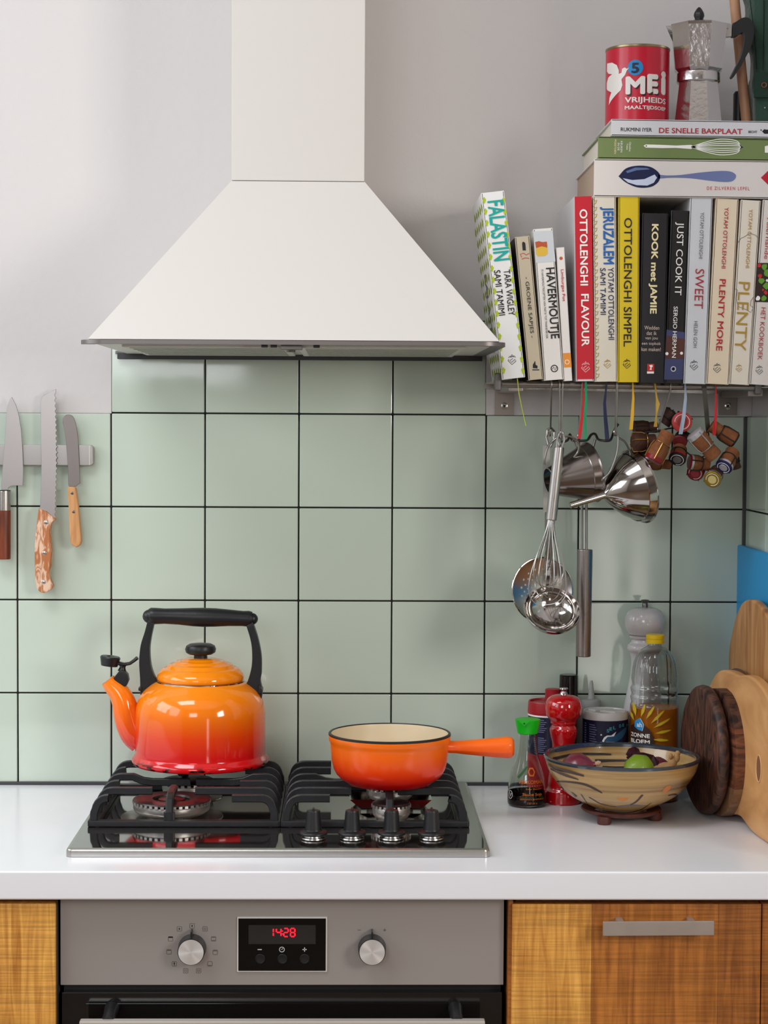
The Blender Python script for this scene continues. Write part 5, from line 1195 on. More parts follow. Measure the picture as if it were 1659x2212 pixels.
m = M(); m.tube(spl([U(1240, 988, Y5 - .004), U(1249, 975, Y5 - .006), U(1250, 958, Y5 - .01), U(1232, 943, Y5 - .012), U(1204, 946, Y5 - .012), U(1184, 965, Y5 - .012), U(1177, 990, Y5 - .012), U(1176, 1004, Y5 - .01)], 4), .0017, 8); part(m, 'wire_loop', STEEL, o)
# conical funnel with spout
Y6 = -.20; s6 = S(Y6)
A_, B_ = U(1304, 1070, Y6 - .006), U(1377, 1049, Y6 + .016)
o, ax, qx = frustum('polished conical steel funnel with a narrow spout hanging below the masher wire', A_, B_, None, B_)
Ln = (B_ - A_).length; m = M(); r0, r1 = 7 / s6, 82 / s6
m.lathe([(r0 * .9, -.002), (r0, -.001), (r0 * 1.15, .001), (r1 * .30, Ln * .14), (r1 * .52, Ln * .32), (r1 * .73, Ln * .54), (r1 * .90, Ln * .80), (r1 * .93, Ln * .80 + .0005), (r1 * .985, Ln * .99), (r1 * 1.03, Ln), (r1 * 1.03, Ln + .0007), (r1 * .97, Ln * .99), (r1 * .89, Ln * .80), (r1 * .72, Ln * .55), (r1 * .51, Ln * .33), (r1 * .29, Ln * .15), (r0, .0015), (r0 * .9, -.002)], 72, A_, qx); part(m, 'cone', CHROME, o, ang=25)
m = M(); e = U(1231, 1092, Y6 - .018); dd = (e - A_).normalized(); m.tube([A_ + ax * .003, A_ + dd * .004, e - dd * .0005, e, e - dd * .0005, A_ + dd * .01], [8.0 / s6, 7.6 / s6, 7.0 / s6, 6.6 / s6, 5.6 / s6, 5.6 / s6], 20, caps=False); part(m, 'spout', CHROME, o)
m = M(); m.tube(spl([U(1333, 936, Y6 - .01), U(1335, 950, Y6 - .012), U(1332, 980, Y6 - .012), U(1318, 1018, Y6 - .012), U(1303, 1034, Y6 - .010), U(1299, 1040, Y6 - .004), U(1302, 1050, Y6)], 4), .0017, 8); m.tube(spl([U(1335, 945, Y6 - .006), U(1350, 955, Y6), U(1362, 978, Y6 + .004)], 4), .0015, 8); part(m, 'wire_loop', STEEL, o)

# ------------------------------------------------------------------ bunch of champagne corks
def corkmat():
    m = mat('cork', (132, 78, 43), .8, var=.42, vs=150, bump=.7, bs=260); return m
CORK = corkmat(); CORKD = mat('dark_cork', (72, 40, 26), .6, var=.4, vs=90, bump=.5, bs=260)
WIREB = mat('black_wire', (26, 24, 24), .5); WIREG = mat('gold_wire', (176, 134, 78), .35, .9); WIRES = mat('silver_wire', (176, 176, 180), .3, .9)
CG = 'bunch of champagne corks under the shelf'
def cork(x0, y0, x1, y1, r, Y, dyv, lab, body=CORK, wire=WIREB, cap=None, capface=None, foil=None, face=None):
    """cap end at (x0,y0), foot at (x1,y1); dyv = how much deeper the foot lies"""
    s_ = S(Y); A_ = at(x0, y0, Y); B_ = at(x1, y1, Y + dyv); ax = (B_ - A_); L_ = ax.length; ax.normalize(); qx = ax.to_track_quat('Z', 'Y').to_matrix(); R_ = r * 1.08 / s_
    o = thing('champagne_cork', lab, 'cork', (A_ + B_) / 2, group=CG)
    m = M(); m.lathe([(0, 0), (R_ * .8, 0), (R_ * .97, L_ * .03), (R_, L_ * .10), (R_ * .98, L_ * .42), (R_ * .84, L_ * .56), (R_ * .8, L_ * .66), (R_ * .86, L_ * .97), (R_ * .82, L_), (0, L_)], 24, A_, qx); b = part(m, 'cork_body', body, o)
    m = M()
    for k in range(4):
        a = math.pi / 4 + k * math.pi / 2 + .5; rr_ = R_ * 1.05
        m.tube([A_ + qx @ Vector((rr_ * .55 * math.cos(a), rr_ * .55 * math.sin(a), -.0012)), A_ + qx @ Vector((rr_ * math.cos(a), rr_ * math.sin(a), L_ * .04)), A_ + qx @ Vector((rr_ * math.cos(a), rr_ * math.sin(a), L_ * .45)), A_ + qx @ Vector((R_ * .9 * math.cos(a), R_ * .9 * math.sin(a), L_ * .60))], .0010, 5)
    m.tube([A_ + qx @ Vector((R_ * .92 * math.cos(a), R_ * .92 * math.sin(a), L_ * .60)) for a in [2 * math.pi * k / 20 for k in range(20)]], .0007, 5, closed=True)
    part(m, 'wire_cage', wire, o)
    if cap:
        m = M(); m.lathe([(R_ * 1.0, .0012), (R_ * .98, -.0004), (R_ * .86, -.0016), (0, -.0022)], 28, A_, qx); cp_ = part(m, 'metal_cap', cap, o)
        if capface:
            m = M(); m.lathe([(R_ * .5, -.0022), (R_ * .46, -.0027), (0, -.0028)], 24, A_, qx); part(m, 'cap_emblem', capface, cp_)
            m = M(); m.tube([A_ + qx @ Vector((R_ * .72 * math.cos(a), R_ * .72 * math.sin(a), -.0020)) for a in [2 * math.pi * k / 20 for k in range(17)]], .0005, 5); part(m, 'cap_print', WHITEPRINT, cp_)
    if foil:
        m = M(); m.lathe([(R_ * 1.01, L_ * .02), (R_ * 1.02, L_ * .12), (R_ * 1.015, L_ * .13)], 28, A_, qx); part(m, 'foil_band', foil, o)
def cz(x, y): return 1340 + x / 5.925, 860 + y / 5.925
def C(zx0, zy0, zx1, zy1, zr, *a, **k): cork(*cz(zx0, zy0), *cz(zx1, zy1), zr / 5.925, *a, **k)
CAPR = mat('coral_cap', (184, 56, 52), .4); CAPN = mat('navy_cap', (30, 26, 84), .35); CAPG = mat('gold_cap', (150, 120, 30), .35, .4); CAPD = mat('dark_red_cap', (120, 14, 26), .35); SILV = mat('silver_foil', (190, 190, 192), .4, .5)
C(420, 800, 615, 440, 108, -.232, .004, 'front cork standing slantwise with a red foil foot, left half of the bunch', wire=WIREG, foil=mat('red_foil', (140, 20, 24), .4), cap=CAPD)
C(945, 450, 1215, 750, 112, -.228, .004, 'large cork with silver foil head in the middle of the bunch', wire=WIRES, foil=SILV, cap=SILV)
C(1470, 540, 1160, 350, 92, -.205, .002, 'upper right cork lying under the scarlet ribbon', wire=WIREB, cap=WIREB)
C(790, 305, 760, 300, 122, -.212, .032, 'cork facing forward with a coral red cap at the top of the bunch', body=CORKD, cap=CAPR, capface=mat('coral_dark', (140, 44, 42), .5))
C(1325, 880, 1440, 690, 105, -.222, .020, 'lower right cork with a navy cap facing forward', cap=CAPN, capface=SILV, foil=SILV)
C(1180, 1040, 1240, 940, 104, -.205, .030, 'lowest cork with a gold cap facing forward', cap=CAPG, capface=mat('gold_emblem', (206, 188, 120), .4), foil=SILV, wire=WIRES)
C(960, 955, 1000, 860, 104, -.185, .026, 'low cork with a dark red cap beside the gold capped one', cap=CAPD, capface=mat('dark_red_emblem', (150, 40, 50), .4), body=CORKD)
C(150, 560, 440, 560, 112, -.205, .004, 'dark cork lying sideways at the left edge of the bunch', body=CORKD, wire=WIREG)
C(170, 385, 470, 370, 80, -.178, .004, 'dark cork lying along the top left of the bunch', body=CORKD)
C(680, 170, 560, 330, 88, -.180, .004, 'dark cork sticking up behind the slanting hook', body=CORKD)
C(890, 820, 1130, 850, 90, -.195, .004, 'cork lying sideways between the dark red cap and the silver foil cork', wire=WIREB, cap=CAPD, foil=SILV)
C(730, 780, 760, 650, 104, -.212, .018, 'cork with black wire and a black and red cap in the middle', cap=mat('black_cap', (26, 22, 24), .35), capface=mat('grey_emblem', (110, 106, 104), .4), foil=mat('bright_red_foil', (190, 24, 44), .4))
C(760, 560, 800, 470, 88, -.195, .02, 'cork with a brick red cap below the coral one', body=CORKD, cap=mat('brick_cap', (132, 44, 46), .45))
C(330, 835, 640, 850, 70, -.178, .004, 'cork at the bottom left behind the front cork', wire=WIREG)
C(240, 740, 420, 700, 95, -.180, .004, 'dark cork with a dark red end behind the front cork', body=CORKD, cap=CAPD)
C(1430, 700, 1490, 900, 70, -.175, .004, 'cork half hidden behind the navy capped one', body=CORKD)
m = M(); m.tube(spl([at(1424, 930, -.20), at(1440, 948, -.19), at(1472, 968, -.19), at(1505, 990, -.19), at(1530, 975, -.19), at(1531, 936, -.20)], 5), .0012, 6); m.tube(spl([at(1385, 935, -.19), at(1424, 930, -.20), at(1460, 925, -.195), at(1500, 940, -.19), at(1531, 934, -.20)], 5), .0012, 6)
solo(m, 'cork_string', WIREB, 'black wire threaded through the bunch of corks', 'wire', at(1470, 950, -.19))

# ------------------------------------------------------------------ things on the worktop to the right
def onw(cx, Y):                  # point on the worktop under picture column cx at depth Y
    q = at(cx, 1720, Y); return Vector((q.x, Y, ZW + .0003))
def hz_(c, y): return (atY(c, y) - c.z)
def atY(c, y): return at(829.5, y, c.y).z
def prof(c, pr, cx):
    """[(half width px, y px)] -> [(r, z)] at the depth of c"""
    s_ = S(c.y); z = [at(cx, y, c.y).z - c.z for r, y in pr]; lo, hi = min(z), max(z)
    if abs(lo) > .008: lo = 0
    return [(r / s_, (a - lo * (hi - a) / (hi - lo)) if lo else a) for (r, y), a in zip(pr, z)]
GLASS = mat('clear_glass', (236, 242, 238), .02, trans=1, ior=1.45)
# soy sauce bottle
c = onw(1138.5, -.166); o = thing('soy_sauce_bottle', 'small glass soy sauce bottle with bright green cap, leftmost beside the saucepan handle', 'bottle', c)
pr = prof(c, [(0, 1739), (38, 1739), (42, 1735), (43, 1727), (42.5, 1712), (41, 1695), (38, 1678), (33, 1660), (27.5, 1643), (23, 1625), (20.5, 1608), (19.5, 1592), (19, 1583)], 1138)
sp2 = [tuple(v)[:2] for v in spl([Vector((a, b, 0)) for a, b in pr[1:]], 3)]
m = M(); m.lathe([(0, 0)] + sp2 + [(r - .0016, z) for r, z in sp2[::-1] if z > .003] + [(0, .003)], 64, c); part(m, 'glass_body', GLASS, o, ang=60)
zl = at(1138, 1708, c.y).z - c.z; liq = [(r - .00155, z) for r, z in sp2 if .003 < z < zl]
m = M(); m.lathe([(0, .0034)] + [(liq[0][0] * .97, .0034)] + liq + [(liq[-1][0], zl), (0, zl)], 64, c); part(m, 'soy_sauce', mat('soy_sauce_liquid', (12, 5, 3), .5, spec=0), o, 'dark soy sauce in the lower third', ang=60)
pr = prof(c, [(0, 1584), (20.5, 1584), (22, 1583), (25.5, 1566), (27.5, 1556), (27.5, 1553.5), (25, 1552.5), (0, 1552.5)], 1138); m = M(); m.lathe(pr, 48, c)
q = at(1132, 1562, c.y - .0195); m.prism([at(1121, 1558, c.y - .018), at(1132, 1569, c.y - .0175), at(1144, 1558, c.y - .018)], (0, -.0035, 0), .0008); cp = part(m, 'cap', mat('bright_green_plastic', (20, 172, 24), .35), o, 'bright green cap')
m = M(); q = at(1132.5, 1563, c.y - .0215); m.lathe([(.0013, 0), (0, .0002)], 12, (q.x, c.y - .0217, q.z), Matrix.Rotation(math.pi / 2, 3, 'X')); part(m, 'pouring_hole', BLACKPRINT, cp)
def rz(z): 
    for (r0, z0), (r1, z1) in zip(sp2, sp2[1:]):
        if z0 <= z <= z1: return r0 + (r1 - r0) * (z - z0) / max(1e-9, z1 - z0)
    return sp2[-1][0]
OR = mat('orange_print', (216, 112, 24), .5); CFs = Cy(c, lambda v: rz(v) if v > .001 else .031)
def sz(y): return at(1138, y, c.y - .025).z - c.z
so = o; sc0 = c
def stext(t_, cx, y, w_, h_, mt, bold=.01, name='lettering'):
    m = M(); m.ftext(CFs, t_, (cx - 1138.5) / S(c.y - .025) * 1.05, sz(y), w_ / S(c.y), h_ / S(c.y), bold, .0006); part(m, name, mt, so, smooth=False)
stext('KIKKOMAN', 1146, 1689, 62, 8, OR, .02); stext('Sauce Soja', 1147, 1716, 46, 8, OR, .02); stext('FERMENTATION NATURELLE', 1147, 1725.5, 56, 3.5, OR); stext('150 ml e', 1146, 1734, 22, 4.5, OR)
stext('- - - - - - - - -', 1146, 1697, 52, 1.5, OR); stext('Soy Sauce', 1150, 1704, 38, 4, OR)
stext('LESS SALT  43%', 1147, 1721, 54, 3, mat('green_small_print', (30, 90, 50), .5))
m = M(); u, v = (1146 - 1138.5) / S(c.y), sz(1668); m.fring(CFs, u, v, .0062, .0026, .0006, n=6); part(m, 'hexagon_logo', OR, o, smooth=False)
m = M(); m.fpoly(CFs, [((1113 - 1138.5) / S(c.y), sz(1683)), ((1108 - 1138.5) / S(c.y), sz(1679)), ((1130 - 1138.5) / S(c.y), sz(1657)), ((1136 - 1138.5) / S(c.y), sz(1656)), ((1133 - 1138.5) / S(c.y), sz(1662))], .0006); part(m, 'green_stripe', mat('leaf_stripe_print', (40, 100, 44), .5), o, smooth=False)
m = M(); u, v = (1101 - 1138.5) / S(c.y) * 1.25, sz(1719); m.fring(CFs, u, v, .0050, .0008, .0006, ry=.006); m.fline(CFs, [(u - .002, v + .003), (u, v - .003), (u + .003, v + .003)], .0012, .0006); part(m, 'vegan_mark', WHITEPRINT, o, smooth=False)
# mills
def mill(lab, cx, Y, pr, btn, mt, top_mt=CHROME):
    c = onw(cx, Y); o = thing('pepper_mill', lab, 'pepper mill', c)
    a = prof(c, pr[0], cx); m = M(); m.lathe([(0, 0)] + [tuple(v)[:2] for v in spl([Vector((x, y, 0)) for x, y in a], 3)], 72, c); part(m, 'base', mt, o, ang=50)
    a = prof(c, pr[1], cx); m = M(); m.lathe([tuple(v)[:2] for v in spl([Vector((x, y, 0)) for x, y in a], 4)], 72, c); hd_ = part(m, 'head', mt, o, ang=60)
    m = M(); m.lathe(prof(c, btn, cx), 32, c); part(m, 'top_nut', top_mt, hd_, 'steel nut')
    return o
LACR = mat('red_lacquer', (176, 4, 16), .08, coat=.8)
mill('glossy red wooden pepper mill between the soy bottle and the bowl', 1215.5, -.144,
     ([(0, 1733), (37, 1733), (39, 1732), (39.5, 1728), (39, 1712), (38, 1706), (34, 1700), (33, 1690), (31, 1670), (27, 1645), (24.5, 1625), (24.5, 1606), (27, 1596), (29, 1588), (30.5, 1579), (30, 1573), (27, 1568), (26, 1565), (28.5, 1561), (28.5, 1558), (26, 1556), (0, 1556)],
      [(0, 1557), (26, 1557), (31, 1553), (37, 1545), (40, 1534), (40, 1524), (37, 1513), (30, 1505.5), (20, 1501.5), (8, 1500), (0, 1500)]),
     [(0, 1502), (7, 1502), (8.5, 1500), (7.5, 1496), (5.5, 1493), (7, 1490), (10, 1488), (9, 1486), (0, 1485.5)], LACR)
LACW = mat('white_lacquer', (204, 200, 200), .18, coat=.4)
mill('tall white wooden pepper mill standing behind the oil bottle', 1388.5, -.046,
     ([(0, 1719), (45, 1719), (46, 1716), (46, 1600), (45, 1540), (42, 1518), (36, 1488), (31, 1460), (29, 1440), (29, 1425), (31, 1414), (33, 1409), (37, 1404), (38, 1399), (36, 1393), (31, 1389), (29, 1384), (29, 1380), (33, 1377.5), (34, 1374), (32, 1371.5), (0, 1371.5)],
      [(0, 1372), (31, 1371.5), (38, 1364), (42.5, 1353), (43.5, 1342), (41, 1330), (34, 1319), (24, 1313.5), (8, 1312), (0, 1312)]),
     [(0, 1314), (6, 1314), (6.5, 1308), (5.5, 1303), (8.5, 1299), (9.5, 1297), (7, 1295.5), (0, 1295)], LACW, DARKSTEEL)
# salt tubs
NAVY = mat('navy_paper_label', (20, 22, 54), .4, coat=.1); WPL = mat('white_plastic_lid', (206, 202, 200), .35); RPL = mat('red_plastic_lid', (158, 14, 28), .35)
def tub(lab, cx, Y, r, ytop, ylid, lidm, foot=None):
    c = onw(cx, Y); s_ = S(Y); o = thing('salt_tub', lab, 'tub', c); zt_ = at(cx, ytop, Y).z - c.z; zl_ = at(cx, ylid, Y).z - c.z
    m = M(); m.lathe([(0, 0), (r / s_ * .98, 0), (r / s_, .001), (r / s_, zl_), (0, zl_)], 64, c); part(m, 'label_body', NAVY, o)
    m = M(); m.lathe([(0, zl_ - .001), (r / s_ * 1.02, zl_ - .001), (r / s_ * 1.03, zl_ + .002), (r / s_ * 1.0, zt_ - .002), (r / s_ * .97, zt_), (r / s_ * .92, zt_ - .0005), (r / s_ * .90, zt_ - .003), (0, zt_ - .003)], 64, c); ld_ = part(m, 'lid', lidm, o)
    return o, c, s_, zl_, zt_, ld_
o, c, s_, zl_, zt_, ld_ = tub('navy salt tub with a white flip lid, between the red mill and the oil bottle', 1306, -.100, 49.5, 1534, 1549, WPL)
m = M(); q = c + Vector((0, 0, zt_ - .003)); m.prism([q + Vector((.004, .010, 0)), q + Vector((.032, -.004, 0)), q + Vector((.030, -.014, 0)), q + Vector((.012, -.022, 0)), q + Vector((-.010, -.006, 0))], (0, 0, .0042), .0012); m.prism([q + Vector((-.026, .016, 0)), q + Vector((-.008, .024, 0)), q + Vector((.016, .020, 0)), q + Vector((-.016, .002, 0))], (0, 0, .003), .001); part(m, 'flip_flap', WPL, ld_)
CT = Cy(c, 49.5 / s_); TC = mat('turquoise_print', (70, 160, 170), .5)
def ty(y): return at(1306, y, c.y - .033).z - c.z
def tx(x): return math.asin(max(-.97, min(.97, (x - 1306) / 49.5))) * 49.5 / s_
for t_, x_, y_, hh in (('S', 1305, 1578, 7), ('E', 1311, 1574, 7), ('L', 1319, 1571.5, 7), ('D', 1332, 1568.5, 6.5), ('E', 1339, 1567.5, 6.5), ('M', 1349, 1569, 5), ('E', 1353, 1571, 5)):
    m = M(); m.ftext(CT, t_, tx(x_), ty(y_), .0042, hh / s_, .03, .0006); part(m, 'lettering', TC, o, smooth=False)
m = M()
for k in range(14): y_ = 1566 + k * 5; m.fline(CT, [(tx(1259.5), ty(y_)), (tx(1270), ty(y_ + 1)), (tx(1278 + (k * 7) % 5), ty(y_ + 1.5))], .0012, .0005)
part(m, 'small_print', mat('grey_blue_print', (120, 124, 156), .5), o, smooth=False)
m = M(); m.fpoly(CT, [(tx(a), ty(b)) for a, b in [(1297, 1598), (1303, 1592), (1318, 1590), (1330, 1582), (1342, 1574), (1349, 1574), (1346, 1584), (1338, 1594), (1326, 1601), (1310, 1606), (1298, 1606)]], .0005); part(m, 'whale_print', mat('whale_blue_print', (40, 86, 120), .5), o, smooth=False)
m = M(); m.fpoly(CT, [(tx(a), ty(b)) for a, b in [(1293, 1600), (1297, 1592), (1303, 1588), (1312, 1588), (1323, 1580), (1318, 1590), (1304, 1591), (1298, 1598), (1296, 1606)]], .0008); m.fdisc(CT, tx(1291), ty(1587), .0012, .0008); part(m, 'whale_print', WHITEPRINT, o, smooth=False)
o, c, s_, zl_, zt_, ld_ = tub('navy tub with a ribbed red lid behind the soy sauce bottle', 1184, -.085, 45, 1513, 1539, RPL)
m = M(); m.lathe([(45.6 / s_, zl_ - .001), (45.8 / s_, zl_ - .0035), (45.2 / s_, zl_ - .004)], 64, c); part(m, 'white_ring', WHITEPRINT, o)
m = M(); m.lathe([(45.4 / s_, .001), (45.5 / s_, (1726 - 1632) / s_), (45.1 / s_, (1726 - 1631) / s_)], 64, c); part(m, 'red_band', mat('red_label_band', (168, 20, 34), .4), o)
CT = Cy(c, 45 / s_)
m = M()
for k in range(17):
    if k in (7, 8): continue
    y_ = 1556 + k * 4.3; v = at(1184, y_, c.y - .03).z - c.z; w_ = .010 + .004 * ((k * 5) % 3) / 2
    m.frect(CT, -.029 + .008, v - .0006, -.029 + .008 + w_, v + .0006, .0005)
part(m, 'small_print', mat('grey_blue_print', (120, 124, 156), .5), o, smooth=False)
m = M(); v = at(1184, 1605, c.y - .03).z - c.z; m.fpoly(CT, [(.002, v - .012), (.010, v - .012), (.012, v + .004), (.008, v + .014), (.003, v + .006)], .0005); part(m, 'leaf_print', mat('lime_green_print', (110, 140, 40), .5), o, smooth=False)
# red capped bottle, black capped jar, squeeze bottle behind
c = onw(1192, -.036); s_ = S(c.y); o = thing('spice_bottle', 'bottle with a red screw cap peeking out behind the red mill', 'bottle', c)
m = M(); m.lathe([(0, 0), (20 / s_, 0), (20 / s_, .11), (15 / s_, .128), (0, .128)], 32, c); part(m, 'body', mat('spice_red_label', (140, 20, 26), .4), o)
z_ = at(1192, 1488, c.y).z - c.z; m = M(); m.lathe([(0, .126), (17 / s_, .126), (17.5 / s_, .130), (16.5 / s_, z_ - .001), (15.5 / s_, z_), (0, z_)], 40, c, flute=lambda a, z: 1 + .012 * math.sin(30 * a)); part(m, 'cap', RPL, o)
c = onw(1226, -.030); s_ = S(c.y); o = thing('spice_grinder', 'tall jar with a smooth black cap behind the red mill', 'jar', c)
z_ = at(1226, 1457, c.y).z - c.z; zc_ = at(1226, 1530, c.y).z - c.z
m = M(); m.lathe([(0, 0), (20 / s_, 0), (21 / s_, .002), (21 / s_, zc_ - .006), (19 / s_, zc_), (0, zc_)], 40, c); part(m, 'jar_body', mat('green_herb_label', (70, 92, 50), .35, var=.4, vs=60), o, 'green patterned jar body')
m = M(); m.lathe([(0, zc_ - .001), (20.5 / s_, zc_ - .001), (21 / s_, zc_ + .002), (20 / s_, z_ - .0015), (18.5 / s_, z_), (0, z_)], 48, c); part(m, 'cap', mat('black_gloss_cap', (16, 15, 16), .16), o, 'black cap')
c = onw(1275, -.040); s_ = S(c.y); o = thing('squeeze_bottle', 'translucent squeeze bottle with a pointed nozzle behind the white-lidded tub', 'bottle', c)
FROST = mat('frosted_plastic', (206, 206, 204), .35, trans=.55, ior=1.3)
m = M(); m.lathe(prof(c, [(0, 1706), (31, 1706), (32, 1700), (32, 1545), (32, 1535), (30, 1529), (0, 1528)], 1275), 48, c); part(m, 'body', FROST, o)
m = M(); m.lathe(prof(c, [(0, 1530), (21, 1530), (21, 1513), (19, 1511), (8, 1509), (6.5, 1500), (4, 1476), (2.6, 1470), (0, 1470)], 1275), 40, c); part(m, 'nozzle_cap', FROST, o, 'pointed nozzle cap')
# sunflower oil bottle
c = onw(1411, -.116); s_ = S(c.y); o = thing('oil_bottle', 'ribbed clear plastic bottle half full of yellow sunflower oil with a yellow cap', 'bottle', c)
bp = [(0, 1741), (50, 1741), (53, 1737), (53.5, 1725), (53, 1600), (53, 1530), (52, 1521), (50, 1516), (51.5, 1510), (52, 1504), (49.5, 1498), (51.5, 1491), (52, 1485), (49, 1478), (49.5, 1465), (47.5, 1445), (44, 1428), (37, 1412), (28, 1402), (18, 1396), (14.5, 1392), (14.5, 1384)]
P2 = [tuple(v)[:2] for v in spl([Vector((a, b, 0)) for a, b in prof(c, bp, 1411)[1:]], 3)]
zs0, zs1 = at(1411, 1478, c.y).z - c.z, at(1411, 1400, c.y).z - c.z
fl_ = lambda a, z: 1 + (.05 * (abs(math.sin(7 * a)) - .5) * min(1, max(0, (z - zs0) / .01)) * min(1, max(0, (zs1 - z) / .012)) if zs0 < z < zs1 else 0)
PET = mat('clear_pet', (238, 240, 238), .02, trans=1, ior=1.36)
m = M(); m.lathe([(0, 0)] + P2 + [(r - .0007, z) for r, z in P2[::-1] if z > .0012] + [(0, .0012)], 112, c, flute=fl_); part(m, 'bottle_body', PET, o, ang=70)
zo = at(1411, 1526, c.y).z - c.z; lq = [(r - .00065, z) for r, z in P2 if .0012 < z < zo]
m = M(); m.lathe([(0, .0016), (lq[0][0] * .96, .0016)] + lq + [(lq[-1][0], zo), (0, zo)], 72, c)
OIL = mat('sunflower_oil', (206, 118, 16), .15, trans=.12, ior=1.35, var=.02); part(m, 'oil', OIL, o, 'golden oil')
m = M(); m.lathe(prof(c, [(0, 1389), (19.5, 1389), (20, 1387), (20, 1381), (18.5, 1380.5), (18.5, 1379), (20, 1378.5), (20, 1372), (18.5, 1370.5), (0, 1370.5)], 1411), 48, c, flute=lambda a, z: 1 + .008 * math.sin(40 * a)); part(m, 'cap', mat('yellow_cap', (226, 190, 10), .35), o, 'yellow cap')
CT = Cy(c, 54.2 / s_); YF = c.y - .036
def bx(x): return math.asin(max(-.985, min(.985, (x - 1411) / 54.2))) * 54.2 / s_
def by(y): return at(1411, y, YF).z - c.z
m = M()
for x_, y_, a_, l_ in ((1366, 1545, 100, 26), (1377, 1546, 75, 26), (1388, 1550, 60, 30), (1398, 1560, 45, 38), (1404, 1570, 28, 40), (1408, 1583, 10, 34), (1404, 1597, -4, 32), (1362, 1556, 115, 22), (1395, 1612, -25, 30)):
    a_ = math.radians(a_); d = Vector((math.cos(a_), -math.sin(a_))); n_ = Vector((d.y, -d.x)); b0 = Vector((x_, y_))
    pts = [b0 - d * 4, b0 + d * l_ * .35 + n_ * 3.2, b0 + d * l_ * .8 + n_ * 2, b0 + d * l_, b0 + d * l_ * .8 - n_ * 2, b0 + d * l_ * .35 - n_ * 3.2]
    m.fpoly(CT, [(bx(p.x), by(p.y)) for p in pts], .0003)
part(m, 'sunflower_print', mat('petal_yellow_print', (200, 172, 30), .5), o, smooth=False)
m = M(); m.fpoly(CT, [(bx(a), by(b)) for a, b in [(1359, 1572), (1366, 1566), (1380, 1566), (1392, 1574), (1400, 1588), (1404, 1604), (1402, 1620), (1359, 1620)]], .0005); part(m, 'sunflower_print', mat('seed_brown_print', (52, 22, 10), .6), o, smooth=False)
m = M(); m.fpoly(CT, [(bx(a), by(b)) for a, b in [(1375, 1552), (1382.5, 1566), (1379, 1580.5), (1371, 1578), (1364.5, 1572), (1365.5, 1560)]], .0007); part(m, 'blue_shield', mat('shop_blue_print', (40, 140, 200), .5), o, smooth=False)
m = M(); m.ftext(CT, 'ah', bx(1373.5), by(1567), .0095, .0072, .02, .0009); m.fline(CT, [(bx(a), by(b)) for a, b in [(1375, 1553), (1382, 1566), (1379, 1580)]], .0006, .0009); part(m, 'lettering', WHITEPRINT, o, smooth=False)
for t_, a_, b_, y_ in (('ZONNE', 1360, 1395.5, 1590), ('BLOEM', 1360, 1395.5, 1603)):
    m = M(); m.ftext(CT, t_, (bx(a_) + bx(b_)) / 2 - .001, by(y_), bx(b_) - bx(a_), 9 / s_, .03, .0008); part(m, 'lettering', WHITEPRINT, o, smooth=False)

# ------------------------------------------------------------------ bowl on its stand with vegetables
c = onw(1342, -.270); s_ = S(c.y)
o = thing('wooden_stand', 'low reddish-brown wooden stand with stub feet under the pottery bowl', 'stand', c)
REDW = wood('reddish_wood', (62, 24, 16), (98, 44, 30), (30, 30, 30), .5)
m = M(); m.lathe([(.0425, .0100), (.052, .0105), (.057, .0125), (.0605, .0160), (.059, .0180), (.052, .0175), (.0430, .0165), (.0425, .0100)], 56, c); part(m, 'ring', REDW, o)
for a_ in (232, 350, 110):
    q = c + Vector((.0500 * math.cos(math.radians(a_)), .0500 * math.sin(math.radians(a_)), 0)); m = M(); m.lathe([(0, 0), (.0095, 0), (.0105, .002), (.0100, .0115), (.009, .0125), (0, .0125)], 24, q); part(m, 'foot', REDW, o)
bc = c + Vector((0, 0, .0045)); zrim = at(1342, 1632, c.y).z - bc.z; RB = 169 / s_
def bowlmat():
    m = bpy.data.materials.new('glazed_stoneware'); m.use_nodes = True; nt = m.node_tree; N = nt.nodes; L = nt.links; b = N['Principled BSDF']; b.inputs['Roughness'].default_value = .22; b.inputs['Coat Weight'].default_value = .4
    tc = N.new('ShaderNodeTexCoord'); mp = N.new('ShaderNodeMapping'); mp.inputs['Scale'].default_value = (3, 3, 120); L.new(tc.outputs['Object'], mp.inputs[0])
    n = N.new('ShaderNodeTexNoise'); n.inputs['Scale'].default_value = 1; n.inputs['Detail'].default_value = 4; L.new(mp.outputs[0], n.inputs['Vector'])
    r = ramp(nt, [(.3, rgb(104, 76, 42)), (.5, rgb(166, 132, 80)), (.75, rgb(186, 154, 98))]); L.new(n.outputs['Fac'], r.inputs[0]); L.new(r.outputs[0], b.inputs['Base Color'])
    bp = N.new('ShaderNodeBump'); bp.inputs['Strength'].default_value = .25; bp.inputs['Distance'].default_value = .002; L.new(n.outputs['Fac'], bp.inputs['Height']); L.new(bp.outputs[0], b.inputs['Normal']); return m
o = thing('pottery_bowl', 'tan glazed pottery bowl with brown brush strokes and dark rim, holding vegetables', 'bowl', bc); bowl = o
ol = [(0, 0), (.15 * RB, 0), (.19 * RB, .0012), (.26 * RB, .0068), (.345 * RB, .0128), (.49 * RB, .0210), (.675 * RB, .0325), (.815 * RB, .0470), (.93 * RB, .0665), (.975 * RB, .0800), (1.0 * RB, zrim - .001)]
os_ = [tuple(v)[:2] for v in spl([Vector((a, b, 0)) for a, b in ol[1:]], 4)]
il = [(r - .0045, z + .001) for r, z in os_[::-1] if z > .006] + [(.24 * RB, .0062), (0, .0058)]
m = M(); m.lathe([(0, 0)] + os_ + [(RB - .002, zrim + .0008)] + il, 96, bc); part(m, 'body', bowlmat(), o, ang=60)
